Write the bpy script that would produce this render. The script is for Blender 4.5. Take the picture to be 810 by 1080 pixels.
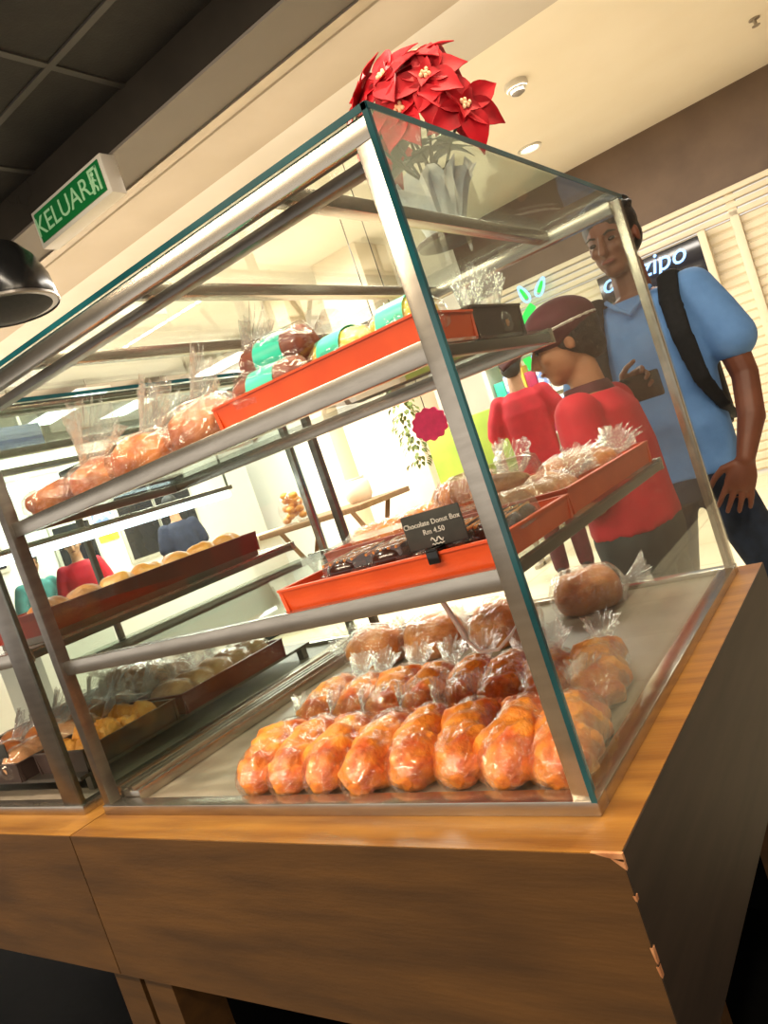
import bpy, bmesh, math, random
from mathutils import Vector, Matrix, noise
PI = math.pi
for o in list(bpy.data.objects): bpy.data.objects.remove(o)
SC = bpy.context.scene
COL = SC.collection
def hexc(h, a=1.0):
    h = h.lstrip('#'); c = [int(h[i:i+2], 16)/255 for i in (0, 2, 4)]
    return tuple((x/12.92 if x <= .04045 else ((x+.055)/1.055)**2.4) for x in c)+(a,)

# ------------------------------------------------------------------ camera, world, lights, exposure
cam = bpy.data.cameras.new('camera'); camo = bpy.data.objects.new('camera', cam); COL.objects.link(camo)
right = Vector((0.77806461, 0.53965989, -0.32153175)); up = Vector((0.23052456, 0.23084378, 0.94528809)); back = Vector((0.58435767, -0.80961618, 0.05520652))
M = Matrix((right, up, back)).transposed().to_4x4(); M.translation = Vector((0.3774, -0.72457, 1.23632))
camo.matrix_world = M
cam.sensor_fit = 'HORIZONTAL'; cam.sensor_width = 36; cam.lens = 804.59/810*36
cam.clip_start = 0.05; cam.clip_end = 200
SC.camera = camo
w = bpy.data.worlds.new('world'); SC.world = w; w.use_nodes = True
w.node_tree.nodes['Background'].inputs[0].default_value = hexc('#fff6ea'); w.node_tree.nodes['Background'].inputs[1].default_value = 0.85
SC.view_settings.view_transform = 'Standard'; SC.view_settings.look = 'None'; SC.view_settings.exposure = 0.3; SC.view_settings.gamma = 1
SC.view_settings.use_curve_mapping = False
SC.cycles.transparent_max_bounces = 64; SC.cycles.max_bounces = 10; SC.cycles.glossy_bounces = 4
def area(name, loc, rot, sx, sy, power, col):
    l = bpy.data.lights.new(name, 'AREA'); l.shape = 'RECTANGLE'; l.size = sx; l.size_y = sy; l.energy = power; l.color = hexc(col)[:3]
    o = bpy.data.objects.new(name, l); COL.objects.link(o); o.location = loc; o.rotation_euler = rot
    return o
def spot(name, loc, target, power, col, ang=70, r=.04, blend=.6):
    l = bpy.data.lights.new(name, 'SPOT'); l.energy = power; l.color = hexc(col)[:3]; l.spot_size = math.radians(ang); l.spot_blend = blend; l.shadow_soft_size = r
    o = bpy.data.objects.new(name, l); COL.objects.link(o); o.location = loc
    o.rotation_euler = (Vector(target)-Vector(loc)).to_track_quat('-Z', 'Y').to_euler()
    return o
# mall ceiling light: unseen strip added to brighten the ceiling, panels over the walkway
area('ceiling_fill', (-3.5, 2.6, 2.75), (PI-.35, 0, 0), 11, .12, 26, '#fff0d8')
area('walkway_light', (-1.2, 4.6, 3.46), (0, 0, 0), 3.2, .5, 135, '#fff6e8')
area('walkway_light', (-5.5, 4.2, 3.46), (0, 0, 0), 4.5, 1.2, 420, '#fff8ee')
# bakery ceiling spots over the display counter
spot('counter_spot', (-0.65, -0.55, 2.72), (-0.45, 0.2, 1.0), 52, '#ffe2b8', 75)
area('bakery_ceiling_light', (-0.6, .35, 2.72), (0, 0, 0), 2.2, .08, 24, '#fff0d8')
spot('counter_spot', (0.15, 0.55, 2.72), (-0.25, 0.35, 1.0), 52, '#ffe2b8', 75)
spot('counter_spot', (-1.5, -0.3, 2.72), (-1.35, 0.35, 1.0), 115, '#fff0d8', 80)
area('bakery_ceiling_light', (-0.8, -1.7, 2.7), (.35, 0, 0), 2.6, .1, 60, '#ffe9c8')
area('bakery_ceiling_light', (.9, .2, 2.7), (0, .2, 0), .1, 2.0, 22, '#ffe9c8')
spot('counter_spot', (-0.9, 0.9, 2.58), (-0.6, 0.45, 1.0), 52, '#fff0d8', 80)

# ------------------------------------------------------------------ materials
def nt(name):
    m = bpy.data.materials.new(name); m.use_nodes = True; t = m.node_tree
    for n in list(t.nodes): t.nodes.remove(n)
    out = t.nodes.new('ShaderNodeOutputMaterial'); return m, t, out
def mat(name, c1, c2=None, scale=20, stretch=(1, 1, 1), rough=.5, metal=0, bump=0, bscale=None, spec=.5, detail=4, lo=.35, hi=.65, sheen=0, emit=None, estr=0, sss=0, coat=0):
    m, t, out = nt(name); b = t.nodes.new('ShaderNodeBsdfPrincipled'); L = t.links
    L.new(b.outputs[0], out.inputs[0])
    b.inputs['Roughness'].default_value = rough; b.inputs['Metallic'].default_value = metal; b.inputs['Specular IOR Level'].default_value = spec
    b.inputs['Coat Weight'].default_value = coat
    a = hexc(c1)
    tc = t.nodes.new('ShaderNodeTexCoord'); mp = t.nodes.new('ShaderNodeMapping'); mp.inputs['Scale'].default_value = stretch
    L.new(tc.outputs['Object'], mp.inputs[0])
    n = t.nodes.new('ShaderNodeTexNoise'); n.inputs['Scale'].default_value = scale; n.inputs['Detail'].default_value = detail; L.new(mp.outputs[0], n.inputs[0])
    c2 = c2 or c1
    r = t.nodes.new('ShaderNodeValToRGB'); r.color_ramp.elements[0].position = lo; r.color_ramp.elements[1].position = hi
    r.color_ramp.elements[0].color = a; r.color_ramp.elements[1].color = hexc(c2)
    L.new(n.outputs[0], r.inputs[0]); L.new(r.outputs[0], b.inputs['Base Color'])
    if bump:
        bn = t.nodes.new('ShaderNodeTexNoise'); bn.inputs['Scale'].default_value = bscale or scale*3; bn.inputs['Detail'].default_value = 3; L.new(mp.outputs[0], bn.inputs[0])
        bp = t.nodes.new('ShaderNodeBump'); bp.inputs['Strength'].default_value = bump; bp.inputs['Distance'].default_value = .01
        L.new(bn.outputs[0], bp.inputs['Height']); L.new(bp.outputs[0], b.inputs['Normal'])
    if emit:
        b.inputs['Emission Color'].default_value = hexc(emit); b.inputs['Emission Strength'].default_value = estr
    if sss:
        b.inputs['Subsurface Weight'].default_value = sss; b.inputs['Subsurface Radius'].default_value = (.02, .01, .006)
    return m
def glassy(name, tint, base, gain, rough, bump=0, bscale=40, haze=0, power=5, hazecol='#ffffff'):
    m, t, out = nt(name); L = t.links
    tr = t.nodes.new('ShaderNodeBsdfTransparent'); tr.inputs[0].default_value = hexc(tint)
    gl = t.nodes.new('ShaderNodeBsdfGlossy'); gl.inputs['Roughness'].default_value = rough
    lw = t.nodes.new('ShaderNodeLayerWeight'); lw.inputs[0].default_value = .5
    pw = t.nodes.new('ShaderNodeMath'); pw.operation = 'POWER'; pw.inputs[1].default_value = power; L.new(lw.outputs['Facing'], pw.inputs[0])
    ma = t.nodes.new('ShaderNodeMath'); ma.operation = 'MULTIPLY_ADD'; ma.inputs[1].default_value = gain; ma.inputs[2].default_value = base; ma.use_clamp = True; L.new(pw.outputs[0], ma.inputs[0])
    mx = t.nodes.new('ShaderNodeMixShader'); L.new(ma.outputs[0], mx.inputs[0]); L.new(gl.outputs[0], mx.inputs[2])
    if haze:
        df = t.nodes.new('ShaderNodeBsdfDiffuse'); df.inputs[0].default_value = hexc(hazecol)
        m2 = t.nodes.new('ShaderNodeMixShader'); m2.inputs[0].default_value = haze; L.new(tr.outputs[0], m2.inputs[1]); L.new(df.outputs[0], m2.inputs[2]); L.new(m2.outputs[0], mx.inputs[1])
    else: L.new(tr.outputs[0], mx.inputs[1])
    if bump:
        tc = t.nodes.new('ShaderNodeTexCoord'); bn = t.nodes.new('ShaderNodeTexNoise'); bn.inputs['Scale'].default_value = bscale; bn.inputs['Detail'].default_value = 3
        bn.inputs['Distortion'].default_value = 1.5; L.new(tc.outputs['Object'], bn.inputs[0])
        bp = t.nodes.new('ShaderNodeBump'); bp.inputs['Strength'].default_value = bump; bp.inputs['Distance'].default_value = .02
        L.new(bn.outputs[0], bp.inputs['Height']); L.new(bp.outputs[0], gl.inputs['Normal'])
    L.new(mx.outputs[0], out.inputs[0]); return m
def emis(name, c, s):
    m, t, out = nt(name); e = t.nodes.new('ShaderNodeEmission'); e.inputs[0].default_value = hexc(c); e.inputs[1].default_value = s
    t.links.new(e.outputs[0], out.inputs[0]); return m
def tiles(name, c1, c2, mortar, size, msize=.006, rough=.25, spec=.5):
    m, t, out = nt(name); L = t.links; b = t.nodes.new('ShaderNodeBsdfPrincipled'); L.new(b.outputs[0], out.inputs[0]); b.inputs['Roughness'].default_value = rough
    b.inputs['Specular IOR Level'].default_value = spec
    tc = t.nodes.new('ShaderNodeTexCoord'); br = t.nodes.new('ShaderNodeTexBrick'); L.new(tc.outputs['Object'], br.inputs[0]); br.offset = 0
    br.inputs['Color1'].default_value = hexc(c1); br.inputs['Color2'].default_value = hexc(c2); br.inputs['Mortar'].default_value = hexc(mortar)
    br.inputs['Scale'].default_value = 1; br.inputs['Mortar Size'].default_value = msize; br.inputs['Brick Width'].default_value = size; br.inputs['Row Height'].default_value = size
    L.new(br.outputs[0], b.inputs['Base Color']); return m
MT = dict(
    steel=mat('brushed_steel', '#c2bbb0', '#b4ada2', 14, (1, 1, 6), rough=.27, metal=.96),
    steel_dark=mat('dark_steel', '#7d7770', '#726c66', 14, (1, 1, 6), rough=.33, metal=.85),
    glass=glassy('clear_glass', '#f3f8f6', .03, .5, .003, power=4.5),
    glass_edge=mat('green_glass_edge', '#0f3a40', '#1b5a63', 8, rough=.12, spec=.8),
    film=glassy('plastic_film', '#fefdfb', .12, .5, .04, bump=.25, bscale=60, haze=.01, power=2.4),
    film_tail=glassy('plastic_film_tail', '#fefdfb', .16, .5, .08, bump=.4, bscale=60, haze=.13, power=2),
    shell=glassy('clear_plastic_shell', '#f6f3ee', .07, .5, .06, bump=.15, bscale=25, haze=.04, power=2.5),
    wood=mat('wood_laminate_top', '#a0702f', '#7c5122', 6, (.6, 6, 6), rough=.35, bump=.06, bscale=40),
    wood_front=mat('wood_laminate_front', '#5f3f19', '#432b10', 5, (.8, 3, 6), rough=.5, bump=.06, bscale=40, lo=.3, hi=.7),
    wood_side=mat('wood_laminate_side', '#362b23', '#2a211b', 6, (6, .6, 6), rough=.55, spec=.25),  # side panel toned darker than the front and top
    chip=mat('bare_chipped_wood', '#c98f62', '#a86c42', 60, rough=.8),
    board=mat('grey_board', '#8d8172', '#7b7063', 12, rough=.35),
    tray=mat('orange_tray', '#e4551c', '#d84b17', 14, rough=.42, coat=.15),
    tray_red=mat('dark_red_tray', '#7d2a1e', '#6a2219', 14, rough=.42),
    tray_brown=mat('dark_brown_tray', '#453530', '#3a2c28', 14, rough=.5),
    bread_orange=mat('orange_brown_bread', '#fba43a', '#d05a16', 24, rough=.5, bump=.7, bscale=70, lo=.36, hi=.66, coat=.2),
    bread_brown=mat('brown_bread', '#c77a3e', '#8a4720', 18, rough=.5, bump=.5, bscale=80, coat=.15),
    bread_tan=mat('tan_bread', '#de8e44', '#b25a22', 14, rough=.5, bump=.4, bscale=70, coat=.15),
    bread_pink=mat('pinkish_sausage_bread', '#d68c56', '#ad5f38', 16, rough=.45, bump=.3, bscale=70, coat=.2),
    bread_gold=mat('golden_bun', '#e39a38', '#b8661e', 10, rough=.4, bump=.2, bscale=50, coat=.3),
    bread_pale=mat('pale_bread', '#dfae80', '#bd7f50', 16, rough=.6, bump=.4, bscale=60),
    puff=mat('curry_puff', '#eba64a', '#c97a28', 22, rough=.5, bump=.5, bscale=80),
    choc=mat('chocolate_glaze', '#2d1712', '#3d221a', 12, rough=.22, coat=.4),
    dough=mat('doughnut_dough', '#dd9a55', '#c47e3b', 20, rough=.6, bump=.2),
    cake=mat('brown_swiss_roll', '#8e4a2b', '#733820', 25, rough=.5, bump=.2, coat=.2),
    teal=mat('teal_label', '#3fd8b8', '#36cdae', 20, rough=.4),
    yellow=mat('yellow_wrapper', '#f0d65a', '#e6bd3a', 15, rough=.4),
    slate=mat('blackboard_card', '#2e2f2c', '#3b3c38', 30, rough=.7),
    chalk=mat('chalk_lettering', '#dcdad2', '#c8c6be', 60, rough=.8),
    white=mat('white_plastic', '#eeece6', '#e2dfd8', 10, rough=.35),
    cable=mat('white_cable', '#e9dccd', '#e0d2c2', 10, rough=.4),
    black=mat('black_plastic', '#131313', '#191919', 10, rough=.2),
    matte_black=mat('black_fabric', '#16181b', '#0f1113', 60, rough=.85),
    petal=mat('red_poinsettia_petal', '#c60d20', '#8c0714', 18, rough=.6, spec=.25),
    leaf=mat('dark_green_leaf', '#2c4228', '#1f2e1e', 25, rough=.5),
    pollen=mat('pale_flower_centre', '#f0c9a0', '#e8a27c', 60, rough=.6),
    foil=mat('silver_white_wrap', '#e9e6e2', '#cfd3da', 30, rough=.3, bump=.4, bscale=50),
    saucer=mat('dark_red_saucer', '#4a2520', '#301a17', 20, rough=.4),
    skin_dark=mat('brown_skin', '#7a4a35', '#6b3f2c', 12, rough=.5, sss=.0),
    skin=mat('tan_skin', '#b07a58', '#a06a4a', 12, rough=.5),
    skin_light=mat('light_skin', '#c99a7a', '#bb8a6a', 12, rough=.5),
    hair=mat('black_hair', '#14110f', '#0c0a09', 120, rough=.5, bump=.6, bscale=180),
    blue_shirt=mat('blue_tshirt', '#6b9ad6', '#5c8ac6', 10, rough=.85, bump=.25, bscale=18),
    red_shirt=mat('red_shirt', '#c3122a', '#a80d22', 8, rough=.8, bump=.2, bscale=16),
    maroon=mat('maroon_cloth', '#541a24', '#43141c', 14, rough=.8),
    jeans=mat('dark_blue_jeans', '#27344a', '#1a2433', 14, rough=.85, bump=.2, bscale=40),
    slacks=mat('dark_grey_trousers', '#30383c', '#262d31', 14, rough=.85),
    teal_shirt=mat('teal_shirt', '#4f8f8c', '#427d7a', 14, rough=.85),
    navy=mat('navy_shirt', '#2c3147', '#222638', 14, rough=.85),
    shoe=mat('dark_shoe', '#2a1a1c', '#1d1214', 14, rough=.4),
    eye=mat('eye_dark', '#120c0a', '#0d0807', 10, rough=.2),
    lip=mat('lip', '#7d3c34', '#6c322c', 10, rough=.4),
    cream_ceiling=mat('cream_ceiling_paint', '#e9e1d0', '#e6ddca', 2, rough=.8),
    beige=mat('beige_soffit_paint', '#a09381', '#9a8d7a', 2, rough=.7),
    step_paint=mat('pale_grey_step_paint', '#c4bdb2', '#bfb7ab', 2, rough=.8),
    greysoffit=mat('grey_soffit_paint', '#7c746a', '#756c62', 2, rough=.6),
    bulk=mat('dark_gloss_panel', '#3b3630', '#312d28', 3, rough=.18),
    alu=mat('aluminium_trim', '#b5aa9c', '#aaa092', 10, rough=.4, metal=.6),
    tile_dark=mat('black_ceiling_tile', '#2b2925', '#23211e', 8, rough=.9, bump=.2, bscale=120),
    tbar=mat('dark_grid_bar', '#38352f', '#322f2b', 8, rough=.6),
    fascia=mat('brown_fascia', '#6b5848', '#604e40', 3, rough=.6),
    shutter=mat('cream_shutter', '#e4d7bd', '#ddd0b4', 3, rough=.5),
    floor=tiles('cream_floor_tile', '#e6dabd', '#e2d5b6', '#b3a78e', .6, .004, .22),
    void_black=mat('near_black_sheet', '#060606', '#040404', 30, rough=.95, spec=.1),
    bakery_floor=mat('bakery_floor_lino', '#857664', '#786a58', 3, rough=.6),
    dark_floor=mat('black_carpet', '#080808', '#050505', 30, rough=.95, spec=.1),
    wallwhite=mat('white_wall_paint', '#f2efe9', '#eeeae3', 2, rough=.7),
    cream=mat('cream_column_paint', '#eddfc6', '#e6d6ba', 3, rough=.6),
    table_wood=mat('pale_table_wood', '#8a6b4a', '#74583c', 8, (6, 1, 1), rough=.5),
    sign_green=mat('green_sign_face', '#0f6b33', '#0d5f2d', 5, rough=.3, emit='#0f7a38', estr=.08),
    sign_pale=mat('pale_green_lettering', '#a3cfa2', '#98c697', 5, rough=.4, emit='#b8e6b6', estr=.06),
    sign_white=mat('white_sign_housing', '#d8d2c6', '#cfc9bc', 5, rough=.4),
    led=emis('led_tube', '#f6f7ff', 4), panel=emis('lit_panel', '#fffaf0', 6), warm_led=emis('warm_led', '#fff3d8', 8), downlight=emis('downlight_glow', '#fff2d6', 6),
    neon_green=emis('green_neon', '#38e05a', 1.6), neon_blue=emis('blue_neon', '#9cc8ff', 2.2),
    dark_panel=mat('dark_glass_panel', '#23242c', '#1b1c22', 5, rough=.12),
    magenta=mat('magenta_disc', '#b81850', '#a31346', 20, rough=.5), plant=mat('hanging_green_plant', '#6d7c3c', '#4d5c28', 40, rough=.7),
    lime=mat('lime_green_board', '#a9bb48', '#8aa63c', 3, rough=.5), boxes=mat('blue_white_boxes', '#7a94d8', '#eef0fb', 14, rough=.5, lo=.45, hi=.55),
    purple=emis('purple_lit_panel', '#3b2fb0', 1.0),
)

# ------------------------------------------------------------------ mesh helpers
def thing(name, label, cat, loc=(0, 0, 0), rz=0, group=None):
    o = bpy.data.objects.new(name, None); COL.objects.link(o); o.location = loc; o.rotation_euler = (0, 0, rz)
    o.empty_display_size = .05
    o['label'] = label; o['category'] = cat
    if group: o['group'] = group
    return o
def tag(o, label, cat, group=None):
    o['label'] = label; o['category'] = cat
    if group: o['group'] = group
    return o
def pm(p):
    if p is None: return Matrix()
    m = Matrix.Translation(p.location) @ p.rotation_euler.to_matrix().to_4x4()
    return pm(p.parent) @ m
class B:
    def __init__(s): s.bm = bmesh.new()
    def box(s, x0, x1, y0, y1, z0, z1, bev=0, rot=None):
        r = bmesh.ops.create_cube(s.bm, size=1); vs = r['verts']
        c = Vector(((x0+x1)/2, (y0+y1)/2, (z0+z1)/2)); d = (abs(x1-x0), abs(y1-y0), abs(z1-z0))
        for v in vs: v.co = Vector((v.co.x*d[0], v.co.y*d[1], v.co.z*d[2]))
        if bev:
            es = list({e for v in vs for e in v.link_edges})
            r2 = bmesh.ops.bevel(s.bm, geom=es, offset=bev, segments=2, affect='EDGES', profile=.5); vs = r2['verts']
            vs = list({v for f in r2['faces'] for v in f.verts} | set(v for v in vs if v.is_valid))
        if rot is not None:
            for v in vs: v.co = rot @ v.co
        for v in vs: v.co += c
        return s
    def rings(s, rings, cap=True, close=True):
        V = [[s.bm.verts.new(p) for p in r] for r in rings]; n = len(V[0])
        for a, b in zip(V, V[1:]):
            for i in range(n if close else n-1):
                j = (i+1) % n
                try: s.bm.faces.new((a[i], a[j], b[j], b[i]))
                except ValueError: pass
        if cap and close:
            s.bm.faces.new(V[0][::-1]); s.bm.faces.new(V[-1])
        return s
    def tube(s, pts, rad, n=10, flat=1.0, cap=True):
        pts = [Vector(p) for p in pts]; k = len(pts)
        if not isinstance(rad, (list, tuple)): rad = [rad]*k
        T = [(pts[min(i+1, k-1)]-pts[max(i-1, 0)]).normalized() for i in range(k)]
        ref = Vector((0, 0, 1)) if abs(T[0].z) < .9 else Vector((0, 1, 0))
        a = T[0].cross(ref).normalized(); R = []
        for i in range(k):
            a = (a-T[i]*a.dot(T[i])).normalized(); b = T[i].cross(a)
            R.append([pts[i]+a*math.cos(2*PI*j/n)*rad[i]+b*math.sin(2*PI*j/n)*rad[i]*flat for j in range(n)])
        return s.rings(R, cap)
    def lathe(s, prof, c=(0, 0, 0), n=24, cap=True):
        c = Vector(c)
        return s.rings([[c+Vector((r*math.cos(2*PI*j/n), r*math.sin(2*PI*j/n), z)) for j in range(n)] for r, z in prof], cap)
    def ell(s, c, r, n=16, rot=None):
        c = Vector(c); R = []
        for i in range(1, n):
            t = -PI/2+PI*i/n
            ring = []
            for j in range(n*2 if n < 10 else n+8):
                N = n*2 if n < 10 else n+8
                p = Vector((r[0]*math.cos(t)*math.cos(2*PI*j/N), r[1]*math.cos(t)*math.sin(2*PI*j/N), r[2]*math.sin(t)))
                if rot is not None: p = rot @ p
                ring.append(c+p)
            R.append(ring)
        return s.rings(R)
    def poly(s, pts, off):
        """flat outline with a thickness vector"""
        pts = [Vector(p) for p in pts]; off = Vector(off)
        return s.rings([pts, [p+off for p in pts]])
    def obj(s, name, m, parent=None, smooth=True, local=False, kind=None, ang=40):
        me = bpy.data.meshes.new(name)
        bmesh.ops.recalc_face_normals(s.bm, faces=s.bm.faces)
        if parent is not None and not local: s.bm.transform(pm(parent).inverted())
        s.bm.to_mesh(me); s.bm.free()
        o = bpy.data.objects.new(name, me); COL.objects.link(o); o.parent = parent
        me.materials.append(MT[m] if isinstance(m, str) else m)
        if m == 'film': me.materials.append(MT['film_tail'])
        if smooth:
            for p in me.polygons: p.use_smooth = True
            try: me.set_sharp_from_angle(angle=math.radians(ang))
            except Exception: pass
        if kind: o['kind'] = kind
        return o
def remesh(b, name, m, parent, voxel=.01, sm=4):
    """union the shapes of b into one continuous skin"""
    me = bpy.data.meshes.new(name); bmesh.ops.recalc_face_normals(b.bm, faces=b.bm.faces); b.bm.to_mesh(me); b.bm.free()
    t = bpy.data.objects.new('tmp', me); COL.objects.link(t)
    r = t.modifiers.new('r', 'REMESH'); r.mode = 'VOXEL'; r.voxel_size = voxel
    s_ = t.modifiers.new('s', 'SMOOTH'); s_.factor = .5; s_.iterations = sm
    dg = bpy.context.evaluated_depsgraph_get(); dg.update()
    nm = bpy.data.meshes.new_from_object(t.evaluated_get(dg)); nm.name = name
    bpy.data.objects.remove(t); bpy.data.meshes.remove(me)
    nm.transform(pm(parent).inverted() if parent else Matrix())
    for p in nm.polygons: p.use_smooth = True
    nm.materials.clear(); nm.materials.append(MT[m])
    o = bpy.data.objects.new(name, nm); COL.objects.link(o); o.parent = parent
    return o
def text(name, s, size, m, parent, loc, rot, depth=.001, align='CENTER', shear=0):
    cu = bpy.data.curves.new(name, 'FONT'); cu.body = s; cu.size = size; cu.extrude = depth; cu.align_x = align; cu.align_y = 'CENTER'; cu.shear = shear; cu.resolution_u = 3
    t = bpy.data.objects.new('tmp', cu); COL.objects.link(t); dg = bpy.context.evaluated_depsgraph_get(); dg.update()
    me = bpy.data.meshes.new_from_object(t.evaluated_get(dg)); me.name = name; bpy.data.objects.remove(t)
    me.transform(pm(parent).inverted() @ Matrix.Translation(loc) @ rot.to_4x4()); me.materials.clear(); me.materials.append(MT[m])
    o = bpy.data.objects.new(name, me); COL.objects.link(o); o.parent = parent; return o
FRONT = Matrix.Rotation(PI/2, 3, 'X')          # text standing up and facing -Y
def dup(root, loc, rz, label, group=None):
    r = root.copy(); COL.objects.link(r); r.location = loc; r.rotation_euler = (0, 0, rz); r['label'] = label
    if group: r['group'] = group
    for ch in list(root.children):
        c = ch.copy(); COL.objects.link(c); c.parent = r
        for g in list(ch.children):
            d = g.copy(); COL.objects.link(d); d.parent = c
    return r
def struct(b, name, m, smooth=False): return b.obj(name, m, None, smooth, kind='structure')

# ------------------------------------------------------------------ structure
struct(B().box(-13, 8, 1.15, 9, -.06, 0), 'floor', 'floor')
struct(B().box(-13, 8, -6, -.12, -.06, -.004), 'floor_bakery', 'bakery_floor')
struct(B().box(-13, 8, -.12, 1.15, -.06, -.003), 'floor_counter', 'dark_floor')
struct(B().box(1.3, 1.45, .3, 7.42, 0, 3.5), 'wall_light_block', 'fascia')  # unseen dark wall added to tame side glass reflections and darken the counter side
struct(B().box(-13, 8, 3.5, 9, 3.5, 3.56), 'ceiling', 'cream_ceiling')
struct(B().box(-13, 8, 2.93, 3.5, 3.2, 3.26).box(-13, 8, 3.46, 3.5, 3.26, 3.56), 'ceiling_step', 'step_paint')
struct(B().box(-13, 8, 1.6, 2.93, 3.2, 3.26), 'ceiling_soffit', 'beige')
struct(B().box(-13, 8, -6, 1.24, 2.755, 2.8), 'ceiling_bakery', 'tile_dark')
tb = B()
for k in range(-8, 8): tb.box(-1.5+.6*k-.012, -1.5+.6*k+.012, -5, 1.24, 2.748, 2.757)
for k in range(0, 10): tb.box(-13, 8, .956-.6*k-.012, .956-.6*k+.012, 2.7475, 2.757)
struct(tb, 'trim_1', 'tbar')
struct(B().box(-13, 8, 1.238, 1.26, 2.61, 2.8), 'beam_face', 'bulk')
struct(B().box(-13, 8, 1.242, 1.455, 2.6, 2.66), 'beam', 'greysoffit')
struct(B().box(-13, 8, 1.455, 1.505, 2.592, 2.66), 'trim_2', 'alu')
struct(B().box(-13, 8, 1.52, 1.6, 2.64, 3.26), 'beam_rear', 'beige')
struct(B().box(-3.4, 8, 7.42, 7.6, 2.66, 3.5), 'wall_fascia', 'fascia')
struct(B().box(-13, -3.4, 7.42, 7.6, 0, 3.5).box(-3.4, -3.2, 7.4, 7.6, 0, 2.66), 'wall_back', 'wallwhite')
struct(B().box(-12, -11.8, 1.6, 7.6, 0, 3.5), 'wall_left', 'wallwhite')

# roller shutter: slats in one curtain, two guide rails, a header with ridges
sh = thing('roller_shutter', 'cream roller shutter with horizontal slats under the brown fascia', 'shutter', (0, 7.48, 0))
b = B(); n = 27; prof = []
for i in range(n):
    z = .02+i*.088
    prof += [(7.47, z), (7.452, z+.02), (7.452, z+.07), (7.47, z+.082)]
b.rings([[Vector((x, y, z)) for (y, z) in prof] for x in (-3.2, 5)], cap=False, close=False); b.obj('slat_curtain', 'shutter', sh, ang=20)
b = B()
for i, z in enumerate((2.4, 2.47, 2.54, 2.61)): b.box(-3.2, 5, 7.40-.012*i, 7.47, z, z+.05, .004)
b.obj('header_rail', 'shutter', sh)
for x in (-3.16, -.6, 2.2): B().box(x-.04, x+.04, 7.40, 7.46, 0, 2.62, .006).obj('guide_rail', 'shutter', sh)
# shop sign: black box, neon letters, neon ring with leaves
sg = thing('neon_shop_sign', 'black sign box with blue neon letters and green leaf ring on the shutter', 'sign', (-1.9, 7.38, 2.1))
B().box(-1.95, -.93, 7.33, 7.4, 1.86, 2.36, .01).obj('sign_box', 'dark_panel', sg)
B().box(-.93, -.86, 7.32, 7.4, 1.84, 2.385, .006).obj('sign_frame', 'shutter', sg)
text('neon_letters', 'ovezipo', .27, 'neon_blue', sg, (-1.5, 7.3, 2.26), FRONT, .008, shear=.3)
def arc(cx, cz, r, a0, a1, y, rad, n=24):
    return B().tube([(cx+r*math.cos(a0+(a1-a0)*i/n), y, cz+r*math.sin(a0+(a1-a0)*i/n)) for i in range(n+1)], rad, 8)
arc(-2.42, 1.93, .5, PI*1.12, PI*.66, 7.3, .045).obj('neon_ring', 'neon_green', sg)
arc(-2.42, 1.93, .43, PI*1.1, PI*.68, 7.3, .014).obj('neon_ring', 'neon_blue', sg)
arc(-2.42, 1.93, .5, PI*.1, -PI*.28, 7.3, .045).obj('neon_ring', 'neon_green', sg)
for cx, cz, a, L in ((-2.72, 2.52, 1.9, .2), (-2.52, 2.52, .9, .2), (-2.55, 2.24, .5, .17), (-2.9, 1.72, 2.6, .12)):
    pts = []
    for i in range(17):
        t = 2*PI*i/16; u, v = math.cos(t)*L/2, math.sin(t)*L*.2*(1-.4*math.cos(t)); pts.append((cx+u*math.cos(a)-v*math.sin(a), 7.3, cz+u*math.sin(a)+v*math.cos(a)))
    lf = B().tube(pts, .012, 6).obj('neon_leaf', 'neon_blue', sg)
    B().tube([(cx-L*.3*math.cos(a), 7.3, cz-L*.3*math.sin(a)), (cx+L*.3*math.cos(a), 7.3, cz+L*.3*math.sin(a))], .02, 6).obj('leaf_vein', 'neon_green', lf)

# ceiling fittings
def downlight(x, y, z, label):
    t = thing('downlight', label, 'ceiling light', (x, y, z), 0, 'recessed downlights')
    B().lathe([(.11, 0), (.11, -.012), (.085, -.014), (.08, .0)], (x, y, z)).obj('trim_ring', 'sign_white', t)
    B().lathe([(.076, -.002), (.06, -.008), (.02, -.01)], (x, y, z)).obj('lens', 'downlight', t)
downlight(-1.95, 3.7, 3.5, 'recessed round downlight in the cream ceiling just left of the poinsettia')
downlight(-1.83, 6.2, 3.5, 'recessed round downlight in the cream ceiling beside the brown fascia')
downlight(-5.73, 3.8, 3.5, 'recessed round downlight in the cream ceiling beside the black lamp at far left')
t = thing('smoke_detector', 'small white dome smoke detector on the cream ceiling', 'smoke detector', (-1.35, 4.83, 3.5))
B().lathe([(.085, 0), (.085, -.03), (.07, -.045)], (-1.35, 4.83, 3.5)).obj('base', 'sign_white', t)
B().lathe([(.055, -.045), (.05, -.07), (.02, -.085)], (-1.35, 4.83, 3.5)).obj('sensor_head', 'greysoffit', t)
t = thing('sprinkler_head', 'small metal sprinkler head on the cream ceiling at upper right', 'sprinkler', (.05, 6.18, 3.5))
B().lathe([(.04, 0), (.04, -.008), (.012, -.01), (.012, -.05)], (.05, 6.18, 3.5), 12).obj('stem', 'alu', t)
B().lathe([(.03, -.05), (.03, -.055)], (.05, 6.18, 3.5), 12).obj('deflector', 'alu', t)
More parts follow.
